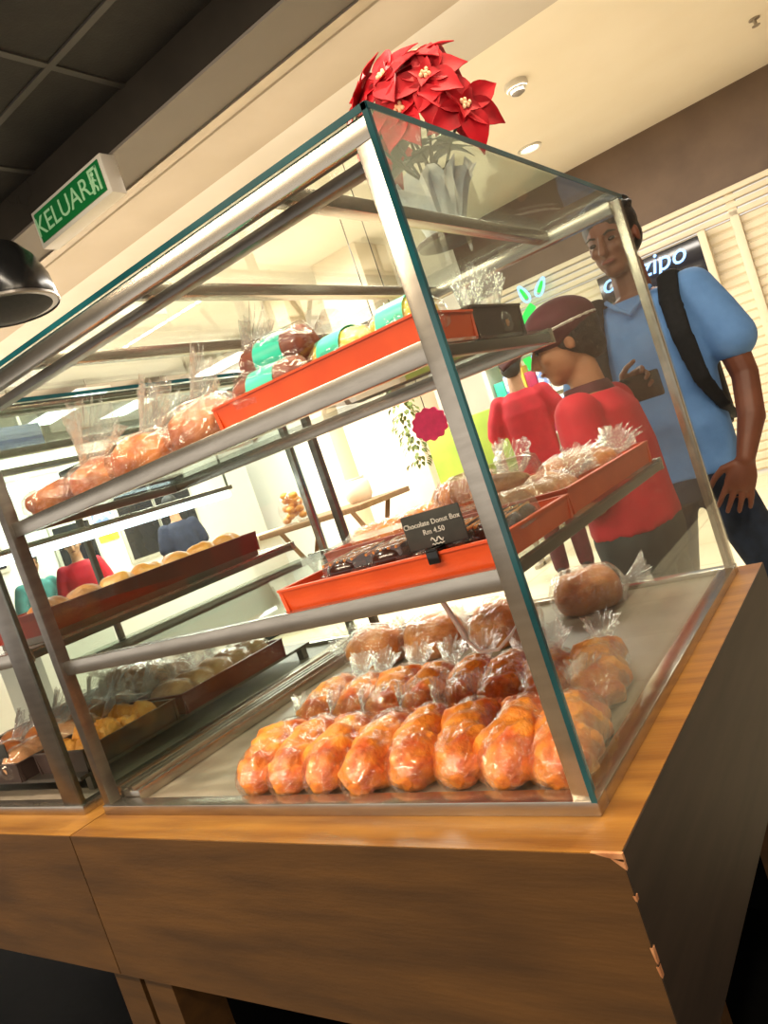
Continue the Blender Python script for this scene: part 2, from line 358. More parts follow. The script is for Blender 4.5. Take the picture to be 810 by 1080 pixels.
for i, (x, y, wd) in enumerate(((-8.4, 5.4, .5), (-8.6, 6.8, .5), (-7.0, 7.1, .45))):
    lab = ('leftmost of the three bright light panels hung from the far ceiling', 'middle one of the three bright light panels hung from the far ceiling', 'rightmost of the three bright light panels hung from the far ceiling')[i]
    t = thing('light_panel', lab, 'ceiling light', (x, y, 3.3), 0, 'bright hanging light panels')
    B().box(x-.75, x+.75, y-wd/2, y+wd/2, 3.3, 3.36, .01).obj('housing', 'sign_white', t)
    B().box(x-.72, x+.72, y-wd/2+.03, y+wd/2-.03, 3.29, 3.30).obj('diffuser', 'panel', t)
    for dx in (-.6, .6): B().tube([(x+dx, y, 3.36), (x+dx, y, 3.5)], .008, 6).obj('hanger', 'alu', t)
t = thing('led_strip', 'dashed line of warm ceiling LEDs seen through the glass case top', 'ceiling light', (-5.9, 5.2, 3.5))
b = B()
for i in range(9): b.box(-7+.24*i, -7+.24*i+.19, 5.17, 5.21, 3.492, 3.499)
b.obj('diode_bar', 'warm_led', t); B().box(-7.05, -4.8, 5.15, 5.23, 3.4985, 3.5).obj('channel', 'sign_white', t)

# exit sign
ES = (-1.83, 1.22, 2.6)
t = thing('exit_sign', 'green and white KELUAR exit sign under the dark ceiling beam', 'exit sign', (-1.89, 1.22, 2.6))
B().box(-2.135, -1.665, 1.185, 1.25, 2.455, 2.597, .004).obj('housing', 'sign_white', t)
B().box(-2.115, -1.685, 1.181, 1.186, 2.472, 2.582).obj('face', 'sign_green', t)
text('lettering', 'KELUAR', .1, 'sign_pale', t, (-1.945, 1.18, 2.525), FRONT, .001).scale = (1, 1, 1)
ic = B()
ic.box(-1.752, -1.742, 1.178, 1.181, 2.485, 2.57).box(-1.742, -1.70, 1.178, 1.181, 2.56, 2.57).box(-1.71, -1.70, 1.178, 1.181, 2.485, 2.57)
ic.ell((-1.732, 1.1795, 2.55), (.009, .002, .009), 6)
for pts in (((-1.732, 2.54), (-1.738, 2.515)), ((-1.735, 2.532), (-1.72, 2.522)), ((-1.735, 2.532), (-1.752, 2.527)), ((-1.738, 2.515), (-1.722, 2.5)), ((-1.722, 2.5), (-1.724, 2.487)), ((-1.738, 2.515), (-1.745, 2.498)), ((-1.745, 2.498), (-1.76, 2.495))):
    ic.tube([(p[0], 1.1795, p[1]) for p in pts], .004, 6)
ic.obj('running_figure', 'sign_pale', t)

# black pendant lamp at left
t = thing('pendant_lamp', 'black domed pendant lamp hanging at the left edge under the exit sign', 'lamp', (-2.0, .88, 2.16))
c = (-2.02, .88, 2.17)
B().lathe([(.165, 0), (.17, .03), (.165, .09), (.14, .16), (.1, .21), (.05, .235), (.03, .26)], c, 32).obj('shade', 'black', t)
B().lathe([(.168, -.004), (.173, .0), (.173, .008), (.166, .012)], c, 32, False).obj('rim', 'steel_dark', t)
B().lathe([(.155, .004), (.10, -.02), (.03, -.03)], c, 32).obj('dark_lens', 'matte_black', t)
B().tube([(c[0], c[1], 2.42), (c[0], c[1], 2.755)], .008, 8).obj('cord', 'black', t)

# ------------------------------------------------------------------ counters and cases
def table(name, label, x0, x1, legs, right_end):
    t = thing(name, label, 'counter', ((x0+x1)/2, .43, 0))
    B().box(x0, x1-(.0015 if right_end else 0), -.0655, .95, .778, .8).obj('tabletop', 'wood', t)
    B().box(x0, x1-(.001 if right_end else 0), -.067, -.0655, .533, .7992).box(x0, x1-(.02 if right_end else 0), -.0655, -.04, .533, .778).obj('front_panel', 'wood_front', t)
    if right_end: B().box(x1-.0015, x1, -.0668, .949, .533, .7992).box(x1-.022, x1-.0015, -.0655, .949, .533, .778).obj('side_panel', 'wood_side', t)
    B().box(x0+.03, x1-.06, .1, .9, .54, .76).obj('underframe', 'matte_black', t)
    for lx0, lx1, ly in legs: B().box(lx0, lx1, ly, ly+.09, 0, .6).obj('leg', 'wood_front', t)
    return t
tr_ = table('wooden_counter', 'brown wooden counter with chipped front corner under the near glass case', -.97, .042, [(-.965, -.885, -.035), (-.96, -.88, .8), (-.1, -.02, .12), (-.1, -.02, .8)], True)
for x, z, wx, hz in ((.026, .7965, .034, .009), (.036, .789, .013, .012)):
    B().poly([(x-wx/2, -.0675, z+hz/2), (x+wx/2, -.0675, z+hz/2), (x+wx/2, -.0675, z-hz/2), (x+wx*.1, -.0675, z-hz*.1)], (0, .004, 0)).obj('chip', 'chip', tr_, False)
for z, h in ((.752, .006), (.69, .018), (.672, .012)):
    B().poly([(.0395, -.0675, z+h/2), (.0425, -.0675, z+h/2), (.0425, -.0675, z-h/2), (.041, -.0675, z-h*.3)], (0, .006, 0)).obj('chip', 'chip', tr_, False)
table('wooden_counter', 'brown wooden counter at left under the neighbouring glass case', -2.3, -.973, [(-1.06, -.98, -.035), (-1.06, -.98, .8), (-2.28, -2.2, -.035), (-2.28, -2.2, .8)], False)
struct(B().box(-2.3, .0, .95, .97, 0, .77), 'wall_counter_back', 'void_black')  # near-black sheet closing the space under the counters

def case(name, label, x0, x1, s1, s2, z1, z2, near):
    """steel framed glass display case standing on the counter: x0..x1, shelves at heights z1, z2 of depth s1, s2"""
    y0, y1, zb, zt = 0, .913, .8, 1.6
    t = thing(name, label, 'display case', ((x0+x1)/2, .45, .8))
    B().box(x0, x1, y0, y0+.028, zb, zb+.018, .001).box(x0, x1, y1-.03, y1, zb, zb+.018, .001).box(x1-.03, x1, y0+.028, y1-.03, zb, zb+.0175, .001).box(x0, x0+.03, y0+.028, y1-.03, zb, zb+.0175, .001).obj('base_frame', 'steel', t)
    B().box(x0+.02, x1-.02, y0+.02, y1-.02, zb, zb+.008).obj('case_floor', 'board', t)
    b = B().box(x0+.018, x0+.075, .03, y1-.03, zb+.008, zb+.03, .002)
    for k in range(3): b.box(x0+.024+.018*k, x0+.030+.018*k, .03, y1-.03, zb+.03, zb+.038)
    b.obj('side_track', 'steel', t)
    # posts
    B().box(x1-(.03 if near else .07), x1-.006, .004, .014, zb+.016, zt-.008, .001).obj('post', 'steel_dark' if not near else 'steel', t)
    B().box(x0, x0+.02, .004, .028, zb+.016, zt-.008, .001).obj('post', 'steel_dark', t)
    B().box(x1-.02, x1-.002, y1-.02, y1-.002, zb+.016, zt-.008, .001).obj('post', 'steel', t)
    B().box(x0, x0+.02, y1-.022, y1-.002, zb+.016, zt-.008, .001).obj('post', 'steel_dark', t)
    # top rails
    B().box(x0, x1-.006, .003, .018, zt-.034, zt-.008, .001).obj('top_rail', 'steel', t)
    B().box(x0, x1-.03, .03, .05, zt-.05, zt-.036, .001).obj('sliding_track', 'steel_dark', t)
    B().box(x0+.02, x1-.02, y1-.03, y1-.004, zt-.034, zt-.008, .001).obj('top_rail', 'steel', t)
    for f in ((-.165, -.45, -.735) if near else (x0+.3, x0+.6, x1-.02)):
        B().box(f-.012, f+.012, .02, y1-.03, zt-.028, zt-.008, .001).obj('crossbar', 'steel', t)
    # glass
    g = B().box(x1-.006, x1, .0, y1, zb+.017, zt-.006).obj('side_glass', 'glass', t, False)
    if near:
        B().box(x1-.0065, x1+.0003, -.0015, .0005, zb+.017, zt).obj('glass_edge', 'glass_edge', g, False)
        B().box(x1-.0003, x1+.0006, .0, .0045, zb+.03, zt).obj('glass_edge', 'glass_edge', g, False)
    B().box(x0, x0+.006, .03, y1-.03, zb+.038, zt-.04).obj('side_glass', 'glass', t, False)
    g = B().box(x0, x1, 0, y1, zt-.006, zt).obj('top_glass', 'glass', t, False)
    B().box(x0, x1, -.0015, .0, zt-.0075, zt+.0005).obj('glass_edge', 'glass_edge', g, False)
    B().box(x1, x1+.0012, 0, y1, zt-.0075, zt+.0005).obj('glass_edge', 'glass_edge', g, False)
    # shelves
    for z, d in ((z1, s1), (z2, s2)):
        if z is None: continue
        s = B().box(x0+.02, x1-.03, .03, d, z-.006, z).obj('shelf', 'glass' if near else 'steel', t, False)
        B().box(x0-.0 if near else x0, x1-.03, .012, .03, z-.024, z+.002, .001).obj('shelf_edge', 'steel', s)
        B().box(x0+.02, x1-.03, d, d+.016, z-.022, z+.001, .001).obj('shelf_edge', 'steel', s)
        B().box(x0+.02, x0+.034, .03, d, z-.022, z-.006, .001).obj('side_bracket', 'steel_dark', s)
        B().box(x1-.042, x1-.03, .03, d, z-.02, z-.006, .001).obj('side_bracket', 'steel_dark', s)
    return t
Z1, Z2 = 1.352, 1.088
case('display_case', 'nearest glass and steel pastry case, carrying the red poinsettia on its top', -.957, 0, .38, .72, Z1, Z2, True)
case('display_case', 'neighbouring glass and steel pastry case at the left edge', -2.1, -1.025, 0, .8, None, 1.125, False)
t = thing('shelf_light', 'long white LED tube glowing along the shelf of the left case', 'light', (-1.3, .5, 1.32))
B().tube([(-1.3, .06, 1.312), (-1.3, .88, 1.312)], .011, 8).obj('tube', 'led', t)
B().box(-1.315, -1.285, .05, .89, 1.322, 1.335, .002).obj('holder', 'steel', t)
B().tube([(-1.3, .885, 1.335), (-1.3, .885, 1.566)], .004, 6).obj('hanger', 'steel', t); B().tube([(-1.3, .06, 1.335), (-1.3, .06, 1.566)], .004, 6).obj('hanger', 'steel', t)

# ------------------------------------------------------------------ trays
def tray(name, label, x0, x1, y0, y1, z, h, m, group='bread trays'):
    t = thing(name, label, 'tray', ((x0+x1)/2, (y0+y1)/2, z), 0, group)
    b = B(); w_ = .006; f = .004
    b.box(x0+f, x1-f, y0+f, y1-f, z, z+w_)
    def side(p, q, nx, ny):
        px, py = p; qx, qy = q
        b.rings([[Vector((px+nx*o, py+ny*o, zz)) for (o, zz) in ((f, z), (0, z+h), (-.002, z+h), (-.002, z+h+.003), (w_, z+h+.003), (w_+.004, z))] for (px, py) in (p, q)])
    side((x0, y0), (x1, y0), 0, 1); side((x0, y1), (x1, y1), 0, -1); side((x0, y0), (x0, y1), 1, 0); side((x1, y0), (x1, y1), -1, 0)
    b.obj('tray_body', m, t, ang=30)
    return t
tray('bread_tray', 'orange tray of swiss rolls on the upper shelf of the near case', -.392, -.04, .034, .172, Z1, .034, 'tray')
tray('bread_tray', 'dark brown tray added for the shaded side of the orange tray on the upper shelf', -.36, -.045, .18, .34, Z1, .042, 'tray_brown')  # extra dark tray stands in for the orange tray's shaded side
tray('bread_tray', 'orange tray of doughnut boxes on the middle shelf of the near case', -.388, -.035, .034, .27, Z2, .03, 'tray')
tray('bread_tray', 'red orange tray of bagged biscuits behind the doughnut tray', -.50, -.04, .283, .715, Z2, .036, 'tray')
tray('bread_tray', 'long dark red tray of round golden buns in the left case', -1.27, -1.055, .075, .69, 1.14, .045, 'tray_red')
tray('bread_tray', 'dark brown tray of curry puffs at the bottom of the left case', -1.3, -1.105, .08, .325, .845, .045, 'tray_brown')
tray('bread_tray', 'dark red tray of bagged pale bread at the bottom of the left case', -1.3, -1.105, .345, .70, .845, .045, 'tray_red')
tray('bread_tray', 'dark brown tray of bagged bread at the front left edge', -1.75, -1.32, .05, .42, .845, .04, 'tray_brown')
t = thing('tray_riser', 'dark steel riser lifting the trays in the left case', 'riser', (-1.45, .4, .808))
B().box(-1.8, -1.11, .06, .8, .838, .845).obj('top_plate', 'steel_dark', t)
for x in (-1.78, -1.13):
    for y in (.08, .76): B().box(x, x+.02, y, y+.02, .808, .838).obj('foot', 'steel_dark', t)
t = thing('tray_lift', 'steel strip lifting the bun tray in the left case', 'riser', (-1.15, .4, 1.125))
B().box(-1.26, -1.06, .08, .68, 1.126, 1.14).obj('plate', 'steel_dark', t)

# ------------------------------------------------------------------ bread makers (local coordinates, length along +Y)
def bread_mesh(L, W, H, seed, ridges=0, amp=.0, twist=0, lump=.08, flat=.62):
    b = B(); nu, nv = 40, 30; R = []
    for i in range(nu+1):
        u = min(max(i/nu, .004), .996); s = math.sqrt(max(0, 1-abs(2*u-1)**3.2)); ring = []
        for j in range(nv):
            a = 2*PI*j/nv
            k = 1+lump*noise.noise(Vector((u*4+seed*3.1, math.cos(a)*1.5, math.sin(a)*1.5+seed)))*2
            k += lump*.35*noise.noise(Vector((u*11+seed*2.3, math.cos(a)*4, math.sin(a)*4)))*2
            if ridges: k += amp*abs(math.sin(PI*ridges*u+a*twist))-amp*.5
            x = W/2*s*k*math.cos(a); z = H/2*s*k*math.sin(a)
            z = max(z, -H/2*flat*(.8+.2*s))
            ring.append(Vector((x, (u-.5)*L, z+H/2*flat)))
        R.append(ring)
    return b.rings(R)
def film_mesh(L, W, H, seed, tail=.07, rise=.03, flare=.05, pleat=.35, front=.010, ang=.0):
    """crumpled plastic bag around a loaf with its gathered end fanned out past +Y"""
    b = B(); nv = 40; R = []; rnd = random.Random(seed)
    ph = [rnd.uniform(.4, 1) for _ in range(nv)]
    N = 20
    for i in range(N+1):
        u = i/N; s = (1-abs(2*u-1)**3.6)**.5 if 0 < u < 1 else .12
        y = -L/2-front+u*(L+front*2); ring = []
        for j in range(nv):
            a = 2*PI*j/nv; q = Vector((math.cos(a)*2.6, u*L*26+seed*7.7, math.sin(a)*2.6))
            k = 1.05+.13*(.5-abs(noise.noise(q)))+.07*(.5-abs(noise.noise(q*2.3)))+rnd.uniform(-.032, .032)
            s2 = max(s, .22)
            x = W/2*s2*k*math.cos(a); z = H/2*s2*k*math.sin(a); z = max(z, -H/2*.62)
            ring.append(Vector((x, y+rnd.uniform(-.0012, .0012), z+H/2*.64)))
        R.append(ring)
    if tail:
        for i in range(1, 9):
            u = i/8; ring = []
            rad = W*.10*(1-u)+flare*u**1.1
            for j in range(nv):
                a = 2*PI*j/nv; k = 1+pleat*(ph[j]-.7)*2*u+(.24*u if j % 2 else -.24*u)
                y = L/2+front+tail*u*(.7+.45*ph[j]); zc = H*.33+rise*u*(.8+.3*ph[j])
                ring.append(Vector((rad*k*math.cos(a), y+rnd.uniform(-.002, .002), zc+rad*.6*k*math.sin(a))))
            R.append(ring)
    b.rings(R, cap=False); b.bm.faces.ensure_lookup_table()
    for i, f in enumerate(b.bm.faces):
        if i >= nv*(N-1): f.material_index = 1
    return b
def bagged(name, label, cat, L, W, H, seed, m, loc, rz, group, z_rot=0, ridges=0, amp=0, twist=0, lump=.08, tail=.07, rise=.03, flare=.045):
    t = thing(name, label, cat, loc, rz, group)
    bread_mesh(L, W, H, seed, ridges, amp, twist, lump).obj('bread', m, t, local=True, ang=80)
    film_mesh(L, W, H, seed, tail, rise, flare).obj('plastic_bag', 'film', t, local=True, smooth=False)
    return t
ORD = ('first', 'second', 'third', 'fourth', 'fifth', 'sixth', 'seventh', 'eighth', 'ninth')
rnd = random.Random(11)
# bottom: two rows of eight bagged twisted loaves
protos = []
for r_ in range(2):
    for i in range(8):
        x = -.612+.0775*i-.035*r_+rnd.uniform(-.004, .004); y = (.127 if r_ == 0 else .335)+rnd.uniform(-.008, .008)
        lab = 'bagged orange twisted loaf, %s from the left in the %s row on the case floor' % (ORD[i], 'front' if r_ == 0 else 'second')
        rz = math.radians(15+rnd.uniform(-4, 4)); g = 'bagged twisted loaves on the case floor'
        if len(protos) < 5:
            o = bagged('bagged_loaf', lab, 'bread', .21, .083, .076, len(protos)+1, 'bread_orange', (x, y, .809), rz, g, ridges=4, amp=.3, twist=1.5, lump=.16, tail=.055, rise=.03, flare=.028)
            protos.append(o)
        else: dup(protos[(i*2+r_) % 5], (x, y, .809), rz, lab)
# three round bagged breads at the back of the floor
for i, (x, y, rz, l) in enumerate(((-.745, .63, 1.2, 'leftmost of the round bagged breads behind the twisted loaves'), (-.59, .645, 1.35, 'second round bagged bread behind the twisted loaves'), (-.42, .66, 1.45, 'third round bagged bread behind the twisted loaves'), (-.28, .80, -1.2, 'round bagged bread at the far right corner of the case floor'))):
    bagged('bagged_bun', l, 'bread', .145, .13, .105, 20+i, 'bread_tan', (x, y, .809), rz, 'round bagged breads on the case floor', tail=.05, rise=.02, flare=.05)
# upper shelf, left: bagged buns with standing frills
for i, (x, y, L, W, H, m, rz, l) in enumerate((
        (-.885, .085, .13, .085, .06, 'bread_brown', -1.35, 'brown bagged roll at the far left end of the upper shelf'),
        (-.83, .2, .13, .08, .075, 'bread_orange', -1.2, 'dark orange bagged roll behind the first one on the upper shelf'),
        (-.768, .105, .12, .075, .07, 'bread_pink', -1.0, 'pinkish bagged bread, second along the front of the upper shelf'),
        (-.63, .10, .125, .08, .075, 'bread_tan', -1.0, 'tan bagged bread, third along the front of the upper shelf'),
        (-.60, .24, .13, .085, .075, 'bread_tan', -.9, 'tan bagged bread at the back of the upper shelf'),
        (-.485, .105, .12, .09, .085, 'bread_pink', -1.2, 'pinkish bagged bread beside the orange swiss roll tray'))):
    t = thing('bagged_roll', l, 'bread', (x, y, Z1+.002), rz, 'bagged rolls on the upper shelf')
    bread_mesh(L, W, H, 40+i, 2, .1, 1, .1).obj('bread', m, t, local=True, ang=80)
    film_mesh(L, W, H, 40+i, .06, .10, .06).obj('plastic_bag', 'film', t, local=True, smooth=False)
# swiss rolls and packets in the upper orange tray
def roll(label, x, y, z, rz, L=.115, r=.028):
    t = thing('swiss_roll', label, 'cake', (x, y, z), rz, 'wrapped swiss rolls')
    b = B(); pr = [(r*.55, -L/2-.004), (r*.9, -L/2+.004), (r, -L/2+.014), (r, L/2-.014), (r*.9, L/2-.004), (r*.55, L/2+.004)]
    b.rings([[Vector((yy, rr*math.cos(2*PI*j/20), rr*math.sin(2*PI*j/20)+r)) for j in range(20)] for rr, yy in pr]); b.obj('cake', 'cake', t, local=True)
    b = B(); b.rings([[Vector((yy, (r+.0012)*math.cos(2*PI*j/24), (r+.0012)*math.sin(2*PI*j/24)+r)) for j in range(24)] for yy in (-.024, .026)], cap=False); b.obj('label_band', 'teal', t, local=True)
    b = B(); R = []
    for i, (rr, yy) in enumerate(((.012, -L/2-.03), (.010, -L/2-.008), (r+.002, -L/2+.008), (r+.0025, 0), (r+.002, L/2-.008), (.011, L/2+.01), (.03, L/2+.045))):
        R.append([Vector((yy, rr*(1+.12*math.sin(j*5.3+i))*math.cos(2*PI*j/24), rr*(1+.12*math.sin(j*7.1+i))*math.sin(2*PI*j/24)+r)) for j in range(24)])
    b.rings(R, cap=False); b.obj('clear_wrapper', 'film', t, local=True, ang=15)
roll('brown swiss roll with teal band lying on top in the orange tray', -.305, .105, Z1+.05, .05)
roll('brown swiss roll with teal band half sunk in the front of the orange tray', -.30, .066, Z1+.007, .02)
roll('brown swiss roll with teal band under the top one at the back of the tray', -.295, .135, Z1+.007, .0)
def packet(label, x, y, z, m, L=.075, wd=.05, h=.035, rz=0):
    t = thing('cake_packet', label, 'cake', (x, y, z), rz, 'wrapped cake packets')
    bread_mesh(L, wd, h, x*10, 0, 0, 0, .05, .8).obj('cake', m, t, local=True)
    film_mesh(L, wd, h, int(abs(x*100)), .03, .01, .02).obj('clear_wrapper', 'film', t, local=True, ang=15)
    b = B(); b.rings([[Vector((wd*.53*math.cos(a), yy, max(h*.53*math.sin(a), -h*.4)+h*.42)) for a in [2*PI*j/20 for j in range(20)]] for yy in (-.02, .02)], cap=False); b.obj('label_band', 'teal', t, local=True)
packet('yellow wrapped cake nearest the swiss rolls in the orange tray', -.185, .09, Z1+.016, 'yellow', .10, .07, .056, 1.5)
packet('yellow wrapped cake at the right end of the orange tray', -.09, .09, Z1+.016, 'yellow', .09, .07, .058, 1.6)
# white topped bags in the brown tray
for i, (x, y) in enumerate(((-.09, .225), (-.075, .295), (-.2, .24), (-.29, .26))):
    l = ('small pale bag in the brown tray nearest the side glass', 'small pale bag in the brown tray at its back right corner', 'small pale bag in the middle of the brown tray', 'small pale bag at the left of the brown tray')[i]
    t = thing('small_bread_bag', l, 'bread', (x, y, Z1+.007), .3*i, 'small pale bags in the brown tray')
    bread_mesh(.06, .055, .045, 60+i).obj('bread', 'bread_pale', t, local=True)
    film_mesh(.06, .055, .05, 60+i, .035, .075, .025).obj('plastic_bag', 'film', t, local=True, smooth=False)

# doughnut boxes on the middle shelf
def doughbox(label, x, y, z, rz):
    t = thing('doughnut_box', label, 'doughnut box', (x, y, z), rz, 'clear doughnut boxes')
    b = B(); L, W_, h = .15, .11, .055
    def rr(l, w2, zz): return [Vector((l/2*sx, w2/2*sy, zz)) for sx, sy in ((-1, -.8), (-.85, -1), (.85, -1), (1, -.8), (1, .8), (.85, 1), (-.85, 1), (-1, .8))]
    b.rings([rr(L*.94, W_*.94, 0), rr(L, W_, .016), rr(L*1.06, W_*1.06, .017), rr(L*1.06, W_*1.06, .021), rr(L, W_, .022), rr(L*.96, W_*.95, h*.8), rr(L*.86, W_*.82, h)]); b.obj('clear_box', 'shell', t, local=True, ang=25)
    for i, (dx, dy) in enumerate(((-.036, -.024), (.036, -.024), (-.036, .026), (.036, .026))):
        d = B(); R_, r = .022, .0165
        d.rings([[Vector((dx+(R_+r*math.cos(2*PI*k/12))*math.cos(2*PI*j/20), dy+(R_+r*math.cos(2*PI*k/12))*math.sin(2*PI*j/20), .019+r*1.1*math.sin(2*PI*k/12))) for k in range(12)] for j in range(21)], cap=False); d.obj('doughnut', 'choc', t, local=True)
        s = B()
        for q in range(5): s.tube([(dx-.028+.012*q, dy-.03, .0345), (dx-.024+.012*q, dy, .0355), (dx-.028+.012*q, dy+.03, .0345)], .0022, 6)
        ch = t.children[-1]; s.obj('icing_stripe', 'dough', ch, local=True)
    return t
d0 = doughbox('clear box of chocolate doughnuts at the left of the orange tray', -.285, .15, Z2+.008, .15)
dup(d0, (-.115, .145, Z2+.008), .1, 'clear box of chocolate doughnuts behind the blackboard price card')
t = thing('pastry_box', 'clear box with a pale pastry in the orange tray beside the side glass', 'pastry box', (-.075, .235, Z2+.008), 1.5)
b = B()
def rr2(l, w2, zz): return [Vector((l/2*sx, w2/2*sy, zz)) for sx, sy in ((-1, -.8), (-.85, -1), (.85, -1), (1, -.8), (1, .8), (.85, 1), (-.85, 1), (-1, .8))]
t.location = (-.115, .235, Z2+.065); t.rotation_euler = (0, 0, .1)
b.rings([rr2(.12, .05, 0), rr2(.13, .056, .012), rr2(.12, .05, .035), rr2(.10, .04, .04)]); b.obj('clear_box', 'shell', t, local=True, ang=25)
bread_mesh(.04, .09, .028, 77).obj('pastry', 'bread_pale', t, local=True)
# price card
t = thing('price_card', 'small blackboard price card clipped on the orange doughnut tray', 'price card', (-.12, .05, 1.15))
rotc = Matrix.Rotation(math.radians(-14), 3, 'X')
B().box(-.163, -.077, .05, .053, 1.125, 1.170, .002).obj('board', 'slate', t)
text('lettering', 'Chocolate Donut Box', .0092, 'chalk', t, (-.12, .0495, 1.156), FRONT, .0003)
text('lettering', 'Rm 4.50', .0095, 'chalk', t, (-.12, .0495, 1.145), FRONT, .0003)
b = B(); b.tube([(-.128+.002*i, .0495, 1.134+.003*math.sin(i*1.4)) for i in range(10)], .0009, 5); b.tube([(-.128+.002*i, .0495, 1.1285+.001*math.sin(i*2.4)) for i in range(10)], .0007, 5); b.obj('chalk_logo', 'chalk', t)
B().box(-.128, -.112, .036, .053, 1.118, 1.1265, .001).box(-.128, -.112, .028, .032, 1.108, 1.124, .001).box(-.128, -.112, .028, .053, 1.123, 1.1265, .001).obj('clip', 'black', t)
# bagged biscuits and breads in the rear tray
for i, (x, y, L, W_, H, m, rz, l) in enumerate((
        (-.455, .40, .13, .08, .06, 'bread_orange', -1.2, 'bag of orange biscuits at the left of the rear tray'),
        (-.35, .42, .13, .08, .065, 'bread_orange', -1.2, 'second bag of biscuits in the rear tray on the middle shelf'),
        (-.14, .40, .16, .10, .06, 'bread_pale', -.2, 'pale bagged bread with a twisted end beside the side glass'),
        (-.13, .58, .16, .11, .075, 'bread_tan', -.3, 'tan bagged bread at the back right of the rear tray'))):
    bagged('bagged_biscuits' if i < 2 else 'bagged_bread', l, 'bread', L, W_, H, 80+i, m, (x, y, Z2+.007), rz, 'bags in the rear tray', ridges=4, amp=.15, tail=.05, rise=.03, flare=.04)
t = thing('bagged_biscuits', 'tall bag of stacked flat brown biscuits in the middle of the rear tray', 'bread', (-.265, .43, Z2+.007), -.5, 'bags in the rear tray')
for k in range(8):
    b = B(); R_ = []
    a = .5
    for (rr_, o) in ((.032, -.005), (.037, -.002), (.037, .002), (.032, .005)):
        R_.append([Vector((-.055+.0155*k+o*math.cos(a)+math.sin(a)*rr_*math.sin(2*PI*j/18)*-1, rr_*1.25*math.cos(2*PI*j/18), .045+rr_*math.sin(2*PI*j/18)*math.cos(a)+o*math.sin(a))) for j in range(18)])
    b.rings(R_); b.obj('biscuit', 'bread_tan', t, local=True)
film_mesh(.11, .15, .10, 95, .04, .06, .05).obj('plastic_bag', 'film', t, local=True, smooth=False)
# white cable hanging under the middle shelf
t = tag(B().tube([(-.40, .38, 1.08), (-.36, .36, 1.05), (-.335, .33, 1.02)], .0022, 8).tube([(-.335, .33, 1.02), (-.315, .31, .995), (-.29, .29, .965), (-.275, .28, .935)], .0048, 10).tube([(-.275, .28, .935), (-.255, .275, .915), (-.22, .27, .915), (-.19, .27, .935), (-.175, .27, .95), (-.16, .28, .92)], .0026, 8).obj('charging_cable', 'cable'), 'white cable hanging from the middle shelf over the bagged loaves', 'cable')

# left case: buns, curry puffs, bagged breads
def buns(n, f):
    for i in range(n): f(i)
bp = None
for i in range(7):
    y = .125+.085*i; x = -1.115; l = 'round %s bun, %s from the front in the dark red tray' % ('brown' if i < 2 else 'golden', ORD[i])
    t = thing('round_bun', l, 'bread', (x, y, 1.147), i*1.1, 'round buns in the dark red tray')
    bread_mesh(.09, .09, .085, 100+i, 0, 0, 0, .05, .4).obj('bun_body', 'bread_brown' if i < 2 else 'bread_gold', t, local=True)
k = 0
for i in range(4):
    for j in range(2):
        t = thing('curry_puff', 'golden curry puff, %s from the front in the %s column of the brown tray' % (ORD[i], 'right' if j == 0 else 'left'), 'pastry', (-1.160-.08*j, .125+.05*i, .853+.012*(i % 2)), 1.2+.3*(k % 3), 'curry puffs in the brown tray')
        bread_mesh(.078, .052, .058, 120+k, 7, .12, 2, .12).obj('pastry_body', 'puff', t, local=True); k += 1
for i in range(5):
    bagged('bagged_slice_bread', 'bagged pale bread, %s from the front in the lower dark red tray' % ORD[i], 'bread', .13, .08, .075, 140+i, 'bread_pale', (-1.2, .39+.068*i, .852), 1.57, 'bagged pale breads in the lower red tray', tail=.05, rise=.04, flare=.05)
k = 0
for i in range(3):
    for j in range(3):
        bagged('bagged_roll', 'bagged roll in the %s row, %s from the right, in the front left tray' % (('front', 'middle', 'back')[i], ORD[j]), 'bread', .12, .08, .07, 160+k, ('bread_pale', 'bread_tan', 'bread_pink')[k % 3], (-1.385-.115*j, .11+.115*i, .852), .3-.3*k % 1, 'bagged rolls in the front left tray', tail=.05, rise=.05, flare=.05); k += 1
for i in range(4):
    bagged('bagged_roll', 'bagged roll at the back of the left case, %s from the right' % ORD[i], 'bread', .13, .1, .09, 180+i, 'bread_pale', (-1.39-.11*i, .55+.02*i, .847), .4*i, 'bagged rolls at the back of the left case', tail=.05, rise=.05, flare=.05)
t = thing('price_card', 'small black price card in the front left tray', 'price card', (-1.40, .06, .89))
B().box(-1.44, -1.37, .062, .065, .887, .93, .001).obj('board', 'slate', t); B().box(-1.41, -1.40, .045, .065, .882, .89).obj('clip', 'black', t)

# ------------------------------------------------------------------ poinsettia in a pot on the glass top
PX, PY, PZ = -.255, .64, 1.6
t = thing('potted_poinsettia', 'red poinsettia in a white wrapped pot standing on the glass case', 'potted plant', (PX, PY, PZ))
B().lathe([(.05, .0), (.062, .002), (.066, .010), (.06, .014)], (PX, PY, PZ), 28).obj('saucer', 'saucer', t)
B().lathe([(.038, .012), (.05, .075), (.052, .085), (.046, .086)], (PX, PY, PZ), 28).obj('pot', 'foil', t)
b = B(); R_ = []
for i, (r, z) in enumerate(((.041, .03), (.054, .07), (.066, .1), (.08, .118))):
    R_.append([Vector((PX+(r+(.012*i/3)*math.sin(j*2.6))*math.cos(2*PI*j/40), PY+(r+(.012*i/3)*math.sin(j*2.6))*math.sin(2*PI*j/40), PZ+z+.012*i/3*math.cos(j*1.7))) for j in range(40)])
b.rings(R_, cap=False); b.obj('frilled_wrap', 'foil', t)
